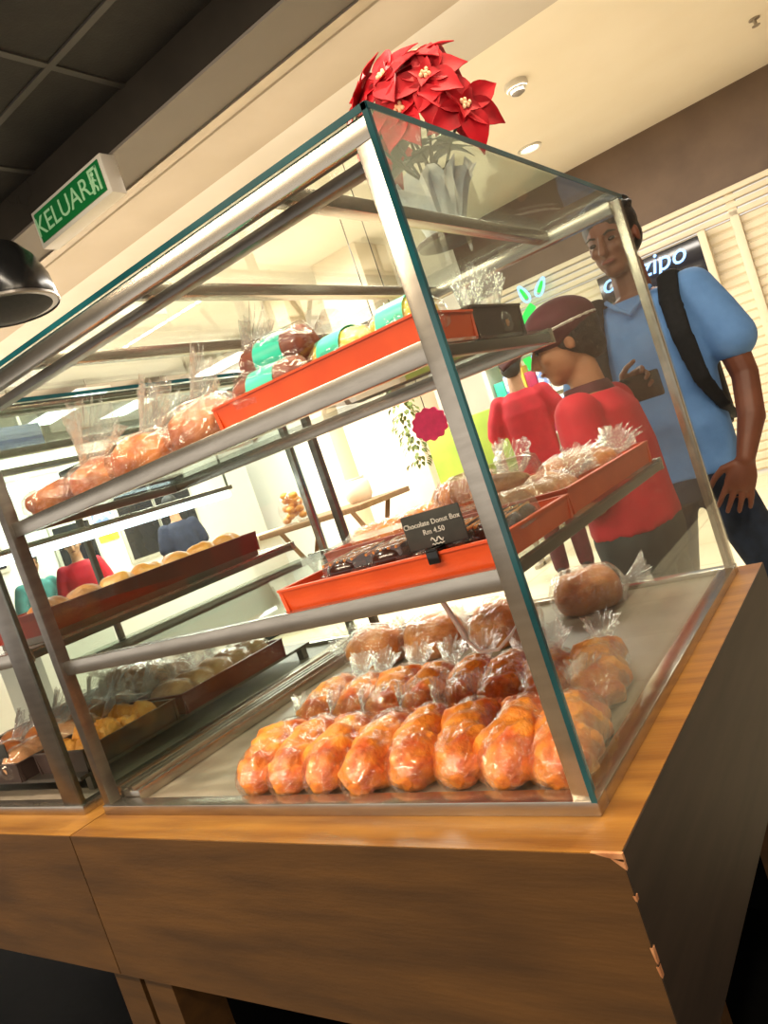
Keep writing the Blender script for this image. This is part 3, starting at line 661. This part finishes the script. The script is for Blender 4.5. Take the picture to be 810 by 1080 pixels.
def blade(b, o, d, n, L, W_, droop=.35, fold=.25):
    """pointed petal: from o along d with face normal n"""
    d = Vector(d).normalized(); n = Vector(n); n = (n-d*n.dot(d)).normalized(); s = d.cross(n); rows = []
    for i in range(8):
        u = i/7; wdt = W_*(math.sin(PI*min(u*1.0+.06, 1))**.8)*(1-.35*u) if u < 1 else .0008
        c = o+d*(L*u*(1-.12*u))-n*(droop*L*u*u)
        rows.append([c-s*wdt/2+n*fold*wdt*.5, c-s*wdt*.25+n*fold*wdt*.2, c, c+s*wdt*.25+n*fold*wdt*.2, c+s*wdt/2+n*fold*wdt*.5])
    th = n*.0009
    b.rings([[p+th for p in r]+[p-th for p in r[::-1]] for r in rows])
rp = random.Random(5)
fl = [((-.285, .60, 1.885), (-.5, -.35, .6)), ((-.215, .57, 1.875), (-.05, -.75, .55)), ((-.155, .60, 1.885), (.2, -.4, .9)), ((-.135, .56, 1.83), (.35, -.85, .25)), ((-.10, .59, 1.765), (.75, -.55, -.05)), ((-.285, .57, 1.80), (-.55, -.75, .1)), ((-.215, .66, 1.91), (0, 0, 1)), ((-.18, .72, 1.84), (.2, .8, .4)), ((-.32, .70, 1.82), (-.7, .4, .3)), ((-.19, .545, 1.80), (.05, -.95, .1))]
for (c, nn) in fl:
    c = Vector(c)+Vector((-.030, 0, .022)); nn = Vector(nn).normalized(); a = nn.orthogonal().normalized(); q = nn.cross(a); b = B()
    for k in range(6):
        an = 2*PI*k/6+rp.uniform(-.2, .2)+c.x*9; d = a*math.cos(an)+q*math.sin(an)
        blade(b, c, d+nn*.25, nn, rp.uniform(.075, .098), rp.uniform(.052, .066), rp.uniform(.15, .45), .25)
    for k in range(4):
        an = 2*PI*k/4+.4; d = a*math.cos(an)+q*math.sin(an); blade(b, c+nn*.004, d+nn*.7, nn, .035, .024, .2, .3)
    f = b.obj('flower', 'petal', t, ang=60)
    b = B()
    for k in range(7):
        an = k*2.4; d = a*math.cos(an)+q*math.sin(an); p = c+nn*.012+d*.0035*k**.5; b.ell(p, (.0035, .0035, .0045), 6)
    b.obj('flower_centre', 'pollen', f)
    B().tube([c, c*.6+Vector((PX, PY, 1.70))*.4, (PX+rp.uniform(-.02, .02), PY+rp.uniform(-.02, .02), PZ+.08)], .003, 6).obj('stem', 'leaf', t)
for k in range(12):
    an = k*2.399; d = Vector((math.cos(an), math.sin(an), rp.uniform(-.1, .5))); b = B()
    blade(b, Vector((PX, PY, rp.uniform(1.72, 1.82)))+d*.02, d, Vector((0, 0, 1)), .085, .042, .4, .2); b.obj('leaf', 'leaf', t, ang=60)

# ------------------------------------------------------------------ people
def limb(b, pts, rad, n=12, flat=1):
    """tapered limb with rounded joints"""
    b.tube(pts, rad, n, flat)
    for p, r in zip(pts, rad): b.ell(p, (r, r, r), 8)
def torso(b, rings, rz=0):
    Rm = Matrix.Rotation(rz, 3, 'Z'); R_ = []
    for (cx, cy, cz, rx, ry) in rings:
        R_.append([Vector((cx, cy, cz))+Rm @ Vector((rx*math.copysign(abs(math.cos(a))**.85, math.cos(a)), ry*math.copysign(abs(math.sin(a))**.85, math.sin(a)), 0)) for a in [2*PI*j/24 for j in range(24)]])
    b.rings(R_)
def head(b, c, f, s=1.0):
    """skull, jaw, nose, ears; f = facing direction"""
    c = Vector(c); f = Vector(f).normalized(); u = Vector((0, 0, 1)); u = (u-f*u.dot(f)).normalized(); r = f.cross(u)
    rot = Matrix((r, f, u)).transposed()
    P = lambda x, y, z: c+rot @ Vector((x*s, y*s, z*s))
    b.ell(P(0, -.012, .03), (.076*s, .094*s, .09*s), 14, rot); b.ell(P(0, .02, -.03), (.062*s, .068*s, .085*s), 12, rot); b.ell(P(0, .052, -.085), (.036*s, .03*s, .026*s), 10, rot)
    b.tube([P(0, .083, .02), P(0, .098, -.012), P(0, .108, -.028), P(0, .088, -.036)], [.008*s, .011*s, .015*s, .010*s], 8)
    for sx in (-1, 1):
        b.ell(P(sx*.077, -.012, -.008), (.008*s, .016*s, .027*s), 8, rot); b.ell(P(sx*.033, .066, -.022), (.022*s, .02*s, .02*s), 8, rot)
    b.ell(P(0, .082, -.058), (.024*s, .012*s, .010*s), 8, rot)
    return P, rot
def hand(b, w, palm_dir, thumb_side, curl_dir, s=1.0, curl=(.35, .5, .45)):
    """palm with four unequal curled fingers and a thumb from the side of the palm"""
    w = Vector(w); d = Vector(palm_dir).normalized(); th = Vector(thumb_side); th = (th-d*th.dot(d)).normalized(); cu = Vector(curl_dir); cu = (cu-d*cu.dot(d)-th*cu.dot(th)).normalized()
    b.rings([[w+d*l*s+(th*math.cos(2*PI*j/14)*r+cu*math.sin(2*PI*j/14)*q)*s for j in range(14)] for l, r, q in ((-.012, .022, .02), (.012, .029, .019), (.04, .04, .019), (.07, .043, .017), (.088, .04, .013))])
    for k, (o, L) in enumerate(((.031, .073), (.0105, .082), (-.0105, .076), (-.031, .06))):
        p = w+d*.072*s+th*o*s; dd = (d+th*(o*5.0)).normalized(); pts = [p]; ang = 0
        for j, fr in enumerate((.44, .32, .24)):
            ang += curl[j]*(1+.08*k); p = p+(dd*math.cos(ang)+cu*math.sin(ang))*L*fr*s; pts.append(p)
        limb(b, pts, [.0095*s, .009*s, .0082*s, .007*s], 8)
    p = w+d*.022*s+th*.026*s; limb(b, [p, p+(d*.55+th*.8)*.03*s+cu*.008*s, p+(d*.9+th*.75)*.05*s+cu*.018*s, p+(d*1.3+th*.7)*.062*s+cu*.03*s], [.014*s, .0115*s, .0095*s, .008*s], 8)
def face(t, P, rot, s, brow='hair'):
    for sx in (-1, 1):
        B().ell(P(sx*.032, .083, .004), (.012*s, .006*s, .0065*s), 8, rot).obj('eye', 'eye', t)
        B().tube([P(sx*.015, .089, .022), P(sx*.032, .088, .028), P(sx*.052, .078, .022)], [.0035*s, .0042*s, .002*s], 6).obj('eyebrow', brow, t)
    B().ell(P(0, .091, -.058), (.024*s, .008*s, .007*s), 8, rot).obj('mouth', 'lip', t)
def shoes(t, pts, d, m='shoe'):
    d = Vector(d).normalized()
    for p in pts:
        p = Vector(p); b = B(); b.tube([p-d*.07+Vector((0, 0, .04)), p+Vector((0, 0, .045)), p+d*.09+Vector((0, 0, .035)), p+d*.17+Vector((0, 0, .028))], [.036, .042, .04, .026], 12); b.ell(p-d*.03+Vector((0, 0, .06)), (.042, .042, .05), 8)
        remesh(b, 'shoe', m, t, .008, 3)

# --- man in the blue T-shirt behind the case
mx, my = -.295, 1.95
t = thing('person', 'man in blue T-shirt and jeans with black backpack strap standing behind the glass case', 'person', (mx, my, 0))
b = B(); P, rot = head(b, (mx-.005, my-.03, 1.70), (-.12, -1, -.12), 1.03)
limb(b, [(mx, my+.015, 1.60), (mx, my+.02, 1.50)], [.058, .064])
torso(b, [(mx, my, .86, .155, .10), (mx, my, 1.0, .15, .095), (mx, my, 1.2, .165, .105), (mx, my+.01, 1.36, .18, .11), (mx, my+.015, 1.46, .165, .085), (mx, my+.015, 1.51, .08, .06)])
limb(b, [(mx+.185, my+.01, 1.45), (mx+.232, my, 1.30), (mx+.252, my-.01, 1.15), (mx+.245, my-.075, 1.02), (mx+.205, my-.135, .905)], [.062, .05, .042, .042, .028])
hand(b, (mx+.205, my-.135, .905), (-.5, -.12, -1), (-1, -.35, .5), (-.3, .8, -.1), 1.12, (-.02, .06, .12))
limb(b, [(mx-.185, my+.01, 1.45), (mx-.235, my-.02, 1.30), (mx-.25, my-.06, 1.15), (mx-.14, my-.23, 1.17), (mx-.04, my-.29, 1.215)], [.062, .05, .042, .038, .028])
hand(b, (mx-.04, my-.29, 1.215), (1, -.1, .35), (0, -.4, 1), (0, -1, 0), .98, (.5, .7, .6))
for sx, k1, k2 in ((-1, -.14, -.17), (1, .175, .215)): limb(b, [(mx+sx*.085, my, .86), (mx+k1, my-.02, .50), (mx+k2, my+.01, .1)], [.08, .055, .04])
remesh(b, 'body', 'skin_dark', t, .0048, 3)
face(t, P, rot, 1.03)
b = B(); b.ell(P(0, -.022, .045), (.088, .103, .09), 14, rot); b.ell(P(0, -.055, .0), (.08, .07, .075), 12, rot); b.ell(P(0, .03, .1), (.066, .06, .033), 12, rot)
for k in range(60):
    a1, a2 = rp.uniform(0, 2*PI), rp.uniform(.1, 1.2); b.ell(P(.085*math.cos(a1)*math.sin(a2), -.03+.1*math.sin(a1)*math.sin(a2), .05+.088*math.cos(a2)), (.014, .014, .012), 6)
remesh(b, 'hair', 'hair', t, .007, 2)
b = B(); torso(b, [(mx, my, .875, .178, .122), (mx, my, .95, .172, .118), (mx, my, 1.1, .172, .116), (mx, my, 1.25, .182, .122), (mx, my+.01, 1.38, .196, .124), (mx, my+.015, 1.46, .185, .10), (mx, my+.02, 1.505, .10, .075)])
limb(b, [(mx+.17, my+.01, 1.455), (mx+.215, my, 1.36), (mx+.245, my-.005, 1.275)], [.078, .076, .079]); limb(b, [(mx-.17, my+.01, 1.455), (mx-.215, my-.02, 1.36), (mx-.24, my-.04, 1.275)], [.078, .074, .074])
remesh(b, 'tshirt', 'blue_shirt', t, .011, 4)
b = B(); b.tube([(mx-.075, my-.065, 1.515), (mx-.04, my-.095, 1.48), (mx, my-.115, 1.45), (mx+.04, my-.095, 1.48), (mx+.075, my-.065, 1.515)], .008, 8); b.obj('neckline', 'blue_shirt', t)
b = B(); torso(b, [(mx, my, .93, .165, .112), (mx, my, .86, .172, .12), (mx, my, .80, .168, .115)])
for sx, k1, k2 in ((-1, -.14, -.17), (1, .175, .215)): limb(b, [(mx+sx*.085, my, .82), (mx+k1, my-.025, .50), (mx+k2, my+.005, .09)], [.088, .068, .058])
remesh(b, 'jeans', 'jeans', t, .012, 4)
shoes(t, [(mx-.17, my-.02, 0), (mx+.215, my-.02, 0)], (0, -1, 0))
for sx in (-1, 1):
    b = B(); pts = [(mx+sx*.125, my+.12, 1.42), (mx+sx*.125, my+.06, 1.525), (mx+sx*.125, my-.03, 1.53), (mx+sx*.125, my-.10, 1.45), (mx+sx*.135, my-.133, 1.33), (mx+sx*.152, my-.125, 1.18), (mx+sx*.178, my-.06, 1.08), (mx+sx*.17, my+.11, 1.02)]
    b.tube(pts, [.03, .034, .036, .036, .034, .028, .022, .018], 10, .45)
    bg = remesh(b, 'backpack_strap', 'matte_black', t, .007, 3)
b = B().box(mx-.15, mx+.15, my+.125, my+.29, .98, 1.46, .05); b.obj('backpack', 'matte_black', t)
tag(B().box(mx-.035, mx+.085, my-.335, my-.322, 1.175, 1.255, .006).obj('mobile_phone', 'black'), 'dark phone held in the hand of the man in blue', 'phone')

# --- reflected woman in red shirt and maroon cap, built solid behind the case
wx, wy = -.35, 1.36
t = thing('person', 'reflection of woman in red shirt and maroon cap facing left, built solid behind the glass case', 'person', (wx, wy, 0))
b = B(); P, rot = head(b, (wx-.01, wy-.01, 1.40), (-1, -.45, -.15), .93)
limb(b, [(wx+.015, wy, 1.32), (wx+.02, wy, 1.24)], [.045, .052])
torso(b, [(wx+.03, wy, .82, .10, .14), (wx+.03, wy, 1.0, .09, .125), (wx+.025, wy, 1.12, .095, .135), (wx+.02, wy, 1.2, .085, .14), (wx+.02, wy, 1.25, .055, .07)])
for sy in (-1, 1):
    limb(b, [(wx+.02, wy+sy*.155, 1.2), (wx+.02, wy+sy*.175, 1.06), (wx+.0, wy+sy*.18, .97), (wx-.10, wy+sy*.15, .98), (wx-.17, wy+sy*.11, 1.0)], [.05, .042, .036, .032, .024])
    hand(b, (wx-.17, wy+sy*.11, 1.0), (-1, -sy*.3, .15), (0, -sy*.4, 1), (-.1, -sy, -.2), .9, (.5, .6, .5))
    limb(b, [(wx+.03, wy+sy*.075, .84), (wx+.02, wy+sy*.085, .46), (wx+.035, wy+sy*.085, .09)], [.085, .055, .036])
remesh(b, 'body', 'skin', t, .0065, 3)
face(t, P, rot, .93)
B().ell(P(.074, .0, -.04), (.005, .005, .005), 6).obj('earring', 'white', t)
b = B(); b.ell(P(0, -.03, .03), (.082, .088, .085), 12, rot); b.ell(P(0, -.075, -.03), (.055, .04, .05), 10, rot); remesh(b, 'hair', 'hair', t, .007, 3)
b = B(); b.ell(P(0, -.012, .052), (.092, .106, .075), 14, rot); cp = remesh(b, 'cap', 'maroon', t, .008, 3)
b = B(); rows = []
for (yy, hw, zz) in ((.06, .082, .05), (.11, .08, .046), (.155, .07, .036), (.19, .042, .026)): rows.append([P(-hw, yy, zz-.012), P(-hw*.5, yy+.005, zz), P(0, yy+.008, zz+.003), P(hw*.5, yy+.005, zz), P(hw, yy, zz-.012)])
b.rings([r+[p+Vector((0, 0, -.005)) for p in r[::-1]] for r in rows]); b.obj('cap_brim', 'maroon', cp)
b = B(); b.tube([P(.092*math.cos(a)*1.01, -.012+.106*math.sin(a)*1.01, .045) for a in [2*PI*k/24 for k in range(25)]], .006, 6); b.obj('cap_band', 'sign_white', cp)
b = B(); torso(b, [(wx+.03, wy, .86, .118, .165), (wx+.03, wy, .95, .112, .152), (wx+.025, wy, 1.08, .115, .15), (wx+.02, wy, 1.19, .10, .16), (wx+.02, wy, 1.245, .065, .085)])
for sy in (-1, 1): limb(b, [(wx+.02, wy+sy*.15, 1.2), (wx+.02, wy+sy*.178, 1.08), (wx+.015, wy+sy*.185, 1.03)], [.064, .06, .06])
remesh(b, 'shirt', 'red_shirt', t, .010, 4)
b = B(); torso(b, [(wx+.018, wy, 1.235, .066, .08), (wx+.01, wy, 1.275, .06, .066)]); remesh(b, 'collar', 'maroon', t, .008, 2)
b = B(); torso(b, [(wx+.03, wy, .93, .108, .148), (wx+.03, wy, .84, .118, .158), (wx+.03, wy, .76, .108, .15)])
for sy in (-1, 1): limb(b, [(wx+.03, wy+sy*.07, .84), (wx+.02, wy+sy*.085, .46), (wx+.035, wy+sy*.085, .08)], [.098, .074, .058])
remesh(b, 'trousers', 'slacks', t, .011, 4); shoes(t, [(wx+.03, wy+.085, 0), (wx+.03, wy-.085, 0)], (-1, 0, 0))

# --- person in red seen from behind
def simple_person(label, x, y, H, f, shirt, trousers, skin, cap=None, arms_out=.0, watch=False):
    """standing figure with relaxed arms; f = facing angle (0 = +Y)"""
    t = thing('person', label, 'person', (x, y, 0)); s = H/1.75
    Rm = Matrix.Rotation(f, 3, 'Z'); Q = lambda a, b_, c: Vector((x, y, 0))+Rm @ Vector((a*s, b_*s, c*s))
    fd = Rm @ Vector((0, 1, 0)); b = B(); P, rot = head(b, Q(0, .03, 1.63), tuple(fd+Vector((0, 0, -.15))), s)
    limb(b, [Q(0, .0, 1.53), Q(0, -.01, 1.44)], [.055*s, .06*s])
    def tor(lst): return [(*Q(a, b_, c), rx*s, ry*s) for a, b_, c, rx, ry in lst]
    torso(b, tor([(0, 0, .85, .15, .1), (0, 0, 1.05, .14, .095), (0, 0, 1.3, .17, .105), (0, 0, 1.4, .15, .08), (0, 0, 1.45, .07, .055)]), f)
    for sx in (-1, 1):
        wr = Q(sx*(.245+arms_out), .09, .84)
        limb(b, [Q(sx*.17, 0, 1.38), Q(sx*(.215+arms_out*.5), -.01, 1.22), Q(sx*(.235+arms_out), 0, 1.09), wr], [.058*s, .046*s, .04*s, .027*s]); hand(b, wr, Rm @ Vector((0, .2, -1)), fd, Rm @ Vector((-sx, 0, 0)), s)
        limb(b, [Q(sx*.085, 0, .86), Q(sx*.09, .02, .47), Q(sx*.095, -.01, .09)], [.085*s, .055*s, .038*s])
    remesh(b, 'body', skin, t, .009, 3); face(t, P, rot, s)
    b = B(); b.ell(P(0, -.022, .04), (.087*s, .102*s, .092*s), 12, rot); b.ell(P(0, -.055, -.02), (.076*s, .062*s, .07*s), 10, rot); remesh(b, 'hair', 'hair', t, .009, 2)
    b = B(); torso(b, tor([(0, 0, .83, .178, .125), (0, 0, 1.0, .168, .12), (0, 0, 1.28, .188, .125), (0, 0, 1.39, .172, .10), (0, 0, 1.45, .085, .068)]), f)
    for sx in (-1, 1): limb(b, [Q(sx*.165, 0, 1.385), Q(sx*(.21+arms_out*.4), -.01, 1.26), Q(sx*(.225+arms_out*.6), -.01, 1.18)], [.073*s, .07*s, .07*s])
    remesh(b, 'shirt', shirt, t, .012, 4)
    b = B(); torso(b, tor([(0, 0, .9, .16, .11), (0, 0, .82, .165, .115), (0, 0, .77, .16, .11)]), f)
    for sx in (-1, 1): limb(b, [Q(sx*.088, 0, .82), Q(sx*.092, .02, .47), Q(sx*.095, -.005, .09)], [.09*s, .072*s, .06*s])
    remesh(b, 'trousers', trousers, t, .012, 4); shoes(t, [Q(-.095, 0, 0), Q(.095, 0, 0)], fd)
    if cap: b = B(); b.ell(P(0, -.01, .06), (.094*s, .108*s, .075*s), 12, rot); b.ell(P(0, .11, .05), (.07*s, .06*s, .012*s), 10, rot); remesh(b, 'cap', cap, t, .009, 3)
    if watch: B().tube([Q(-(.243+arms_out), .08, .872), Q(-(.244+arms_out), .086, .85)], .034*s, 12).obj('watch', 'black', t)
    return t
simple_person('person in red polo shirt and maroon trousers seen from behind beyond the case', -1.97, 4.65, 1.76, .25, 'red_shirt', 'maroon', 'skin_light', 'maroon', .05, True)
simple_person('distant person in red shirt behind the white counter at far left', -6.2, 3.45, 1.6, -2.2, 'red_shirt', 'slacks', 'skin_light')
simple_person('distant person in teal shirt beside the one in red at far left', -6.5, 3.15, 1.55, -1.6, 'teal_shirt', 'slacks', 'skin')
simple_person('distant person in navy shirt leaning by the dark panels at the back left', -6.25, 4.75, 1.7, 1.2, 'navy', 'slacks', 'skin_light')

# ------------------------------------------------------------------ mall background at left
t = thing('service_counter', 'long white service counter in the bright shop at far left', 'counter', (-5.4, 3.9, 0))
B().box(-5.75, -5.1, 2.2, 5.0, .05, .95, .01).obj('body', 'wallwhite', t); B().box(-5.8, -5.05, 2.15, 5.05, .95, 1.0, .008).obj('worktop', 'cream', t); B().box(-5.72, -5.13, 2.25, 4.95, 0, .05).obj('plinth', 'slacks', t)
t = thing('shop_partition', 'white panelled partition with dark windows behind the far counter', 'partition', (-7.2, 4.2, 0))
B().box(-7.3, -7.2, 2.0, 7.0, 0, 2.6, .01).obj('panel', 'wallwhite', t)
for (y0, y1, z0, z1) in ((3.9, 4.35, 1.25, 1.75), (4.75, 5.25, 1.15, 2.0), (5.3, 5.85, 1.15, 2.0), (2.6, 3.3, 1.5, 1.9)):
    f = B().box(-7.2, -7.17, y0-.04, y1+.04, z0-.04, z1+.04, .005).obj('window_frame', 'sign_white', t); B().box(-7.175, -7.165, y0, y1, z0, z1).obj('pane', 'dark_panel', f)
t = thing('notice_poster', 'small yellow and blue notice on the far white partition', 'poster', (-7.16, 4.55, 1.6))
B().box(-7.2, -7.19, 4.42, 4.68, 1.45, 1.65).obj('yellow_panel', 'yellow', t); B().box(-7.2, -7.188, 4.42, 4.68, 1.66, 1.82).obj('blue_panel', 'boxes', t)
t = thing('wall_light', 'bright white strip light above the far white partition', 'light', (-7.1, 4.3, 2.3))
B().box(-7.2, -7.12, 2.3, 6.6, 2.2, 2.3, .01).obj('tube', 'panel', t); B().box(-7.2, -7.1, 2.25, 6.65, 2.3, 2.34).obj('holder', 'sign_white', t)
t = thing('purple_display', 'dark panel with purple glow high at the left edge', 'display', (-7.8, 3.8, 2.6))
B().box(-8.0, -7.8, 2.9, 4.6, 2.42, 3.05, .01).obj('cabinet', 'navy', t); B().box(-7.8, -7.79, 3.0, 3.9, 2.5, 2.98).obj('screen', 'purple', t)
B().box(-7.92, -7.88, 3.0, 3.04, 3.05, 3.5).box(-7.92, -7.88, 4.4, 4.44, 3.05, 3.5).obj('bracket', 'alu', t)
# square column, hanging plant, disc, boards
for x0, x1, y0, lab in ((-4.35, -3.75, 6.0, 'broad square cream column behind the hanging plant'),):
    t = thing('square_column', lab, 'column', ((x0+x1)/2, y0+.3, 0))
    B().box(x0, x1, y0, y0+.6, 0, 3.5, .01).obj('shaft', 'cream', t); B().box(x0-.03, x1+.03, y0-.03, y0+.63, 0, .15, .01).obj('base', 'cream', t)
t = thing('square_column', 'narrow cream pier to the left of the broad column', 'column', (-5.2, 6.3, 0))
B().box(-5.3, -5.0, 6.2, 6.5, 0, 3.5, .01).obj('shaft', 'cream', t); B().box(-5.33, -4.97, 6.17, 6.53, 0, .15, .01).obj('base', 'cream', t)
t = thing('hanging_plant', 'trailing green plant hanging beside the cream column', 'plant', (-3.35, 5.3, 1.9))
B().lathe([(.07, 0), (.11, .1), (.12, .12)], (-3.38, 5.3, 1.85), 16).obj('pot', 'table_wood', t); B().tube([(-3.38, 5.3, 1.97), (-3.38, 5.3, 3.5)], .006, 6).obj('cord', 'black', t)
b = B()
for k in range(150):
    a = rp.uniform(0, 2*PI); zz = rp.uniform(1.15, 1.98); r = .05+.11*rp.random(); d = Vector((math.cos(a), math.sin(a), -.6)); blade(b, Vector((-3.38+r*math.cos(a), 5.3+r*math.sin(a), zz)), d, Vector((0, 0, 1)), .07, .04, .3, .2)
b.obj('foliage', 'plant', t, ang=60)
t = thing('round_sign', 'magenta scalloped disc hanging in front of the green board', 'sign', (-2.55, 4.2, 1.43))
b = B(); R_ = []
for yy in (4.19, 4.21): R_.append([Vector((-2.52+(.15+.008*math.cos(12*a))*math.cos(a), yy, 1.43+(.12+.008*math.cos(12*a))*math.sin(a))) for a in [2*PI*j/72 for j in range(72)]])
b.rings(R_); b.obj('disc', 'magenta', t); B().tube([(-2.52, 4.2, 1.55), (-2.52, 4.2, 3.5)], .004, 6).obj('cord', 'black', t)
t = thing('display_board', 'lime green display board on a stand behind the biscuit bags', 'board', (-2.9, 5.2, 0))
B().box(-3.2, -2.42, 5.2, 5.24, .72, 1.42, .01).obj('board_panel', 'lime', t)
for x in (-3.1, -2.5): B().box(x-.02, x+.02, 5.21, 5.25, 0, .75).obj('leg', 'alu', t)
for x in (-3.1, -2.5): B().box(x-.02, x+.02, 5.1, 5.4, 0, .03).obj('foot', 'alu', t)
t = thing('goods_rack', 'white rack of blue and white boxes behind the person in red', 'rack', (-2.95, 6.8, 0))
B().box(-3.15, -3.1, 6.6, 7.0, 0, 1.9).box(-2.35, -2.3, 6.6, 7.0, 0, 1.9).obj('side_panel', 'white', t)
for z in (.1, .55, 1.0, 1.4, 1.85): B().box(-3.1, -2.35, 6.6, 7.0, z, z+.025).obj('shelf', 'white', t)
for z in (.575, 1.025, 1.425):
    for k in range(6):
        tag(B().box(-3.08+.12*k, -2.97+.12*k, 6.64, 6.8, z, z+.26+.04*((k*7) % 3), .004).obj('carton', ('boxes', 'yellow', 'magenta', 'boxes', 'white', 'teal')[(k+int(z*4)) % 6]), 'small carton, %s from the left on the %s shelf of the white rack' % (ORD[k], {.575: 'lower', 1.025: 'middle', 1.425: 'upper'}[z]), 'carton', 'cartons on the white rack')
# trestle table
t = thing('trestle_table', 'pale wooden trestle table in the bright mall behind the case', 'table', (-4.3, 5.0, 0))
B().box(-4.9, -3.6, 4.5, 5.3, .95, 1.0, .006).obj('tabletop', 'table_wood', t)
for x in (-4.7, -3.8):
    for sgn in (-1, 1): B().tube([(x, 4.9-sgn*.32, 0), (x, 4.9+sgn*.3, .96)], .03, 4).obj('leg', 'table_wood', t)
    B().tube([(x, 4.65, .45), (x, 5.15, .45)], .02, 4).obj('crossbar', 'table_wood', t)
t = thing('pastry_bag', 'clear bag of orange puffs standing on the trestle table', 'bread', (-4.55, 4.7, 1.0), 0)
b = B()
for k in range(16): b.ell((rp.uniform(-.1, .1), rp.uniform(-.06, .06), .05+.022*k*.7), (.045, .04, .035), 8)
b.obj('puff_heap', 'puff', t, local=True); film_mesh(.16, .26, .34, 300, .05, .12, .06).obj('plastic_bag', 'film', t, local=True, smooth=False)
t = thing('cream_tub', 'round cream tub beside the cream pier', 'tub', (-4.0, 5.05, 1.0))
B().lathe([(.1, 0), (.13, .05), (.13, .16), (.11, .2), (.09, .22)], (-4.0, 5.05, 1.0)).obj('tub_body', 'cream', t); B().lathe([(.1, .22), (.1, .235)], (-4.0, 5.05, 1.0)).obj('lid', 'white', t)
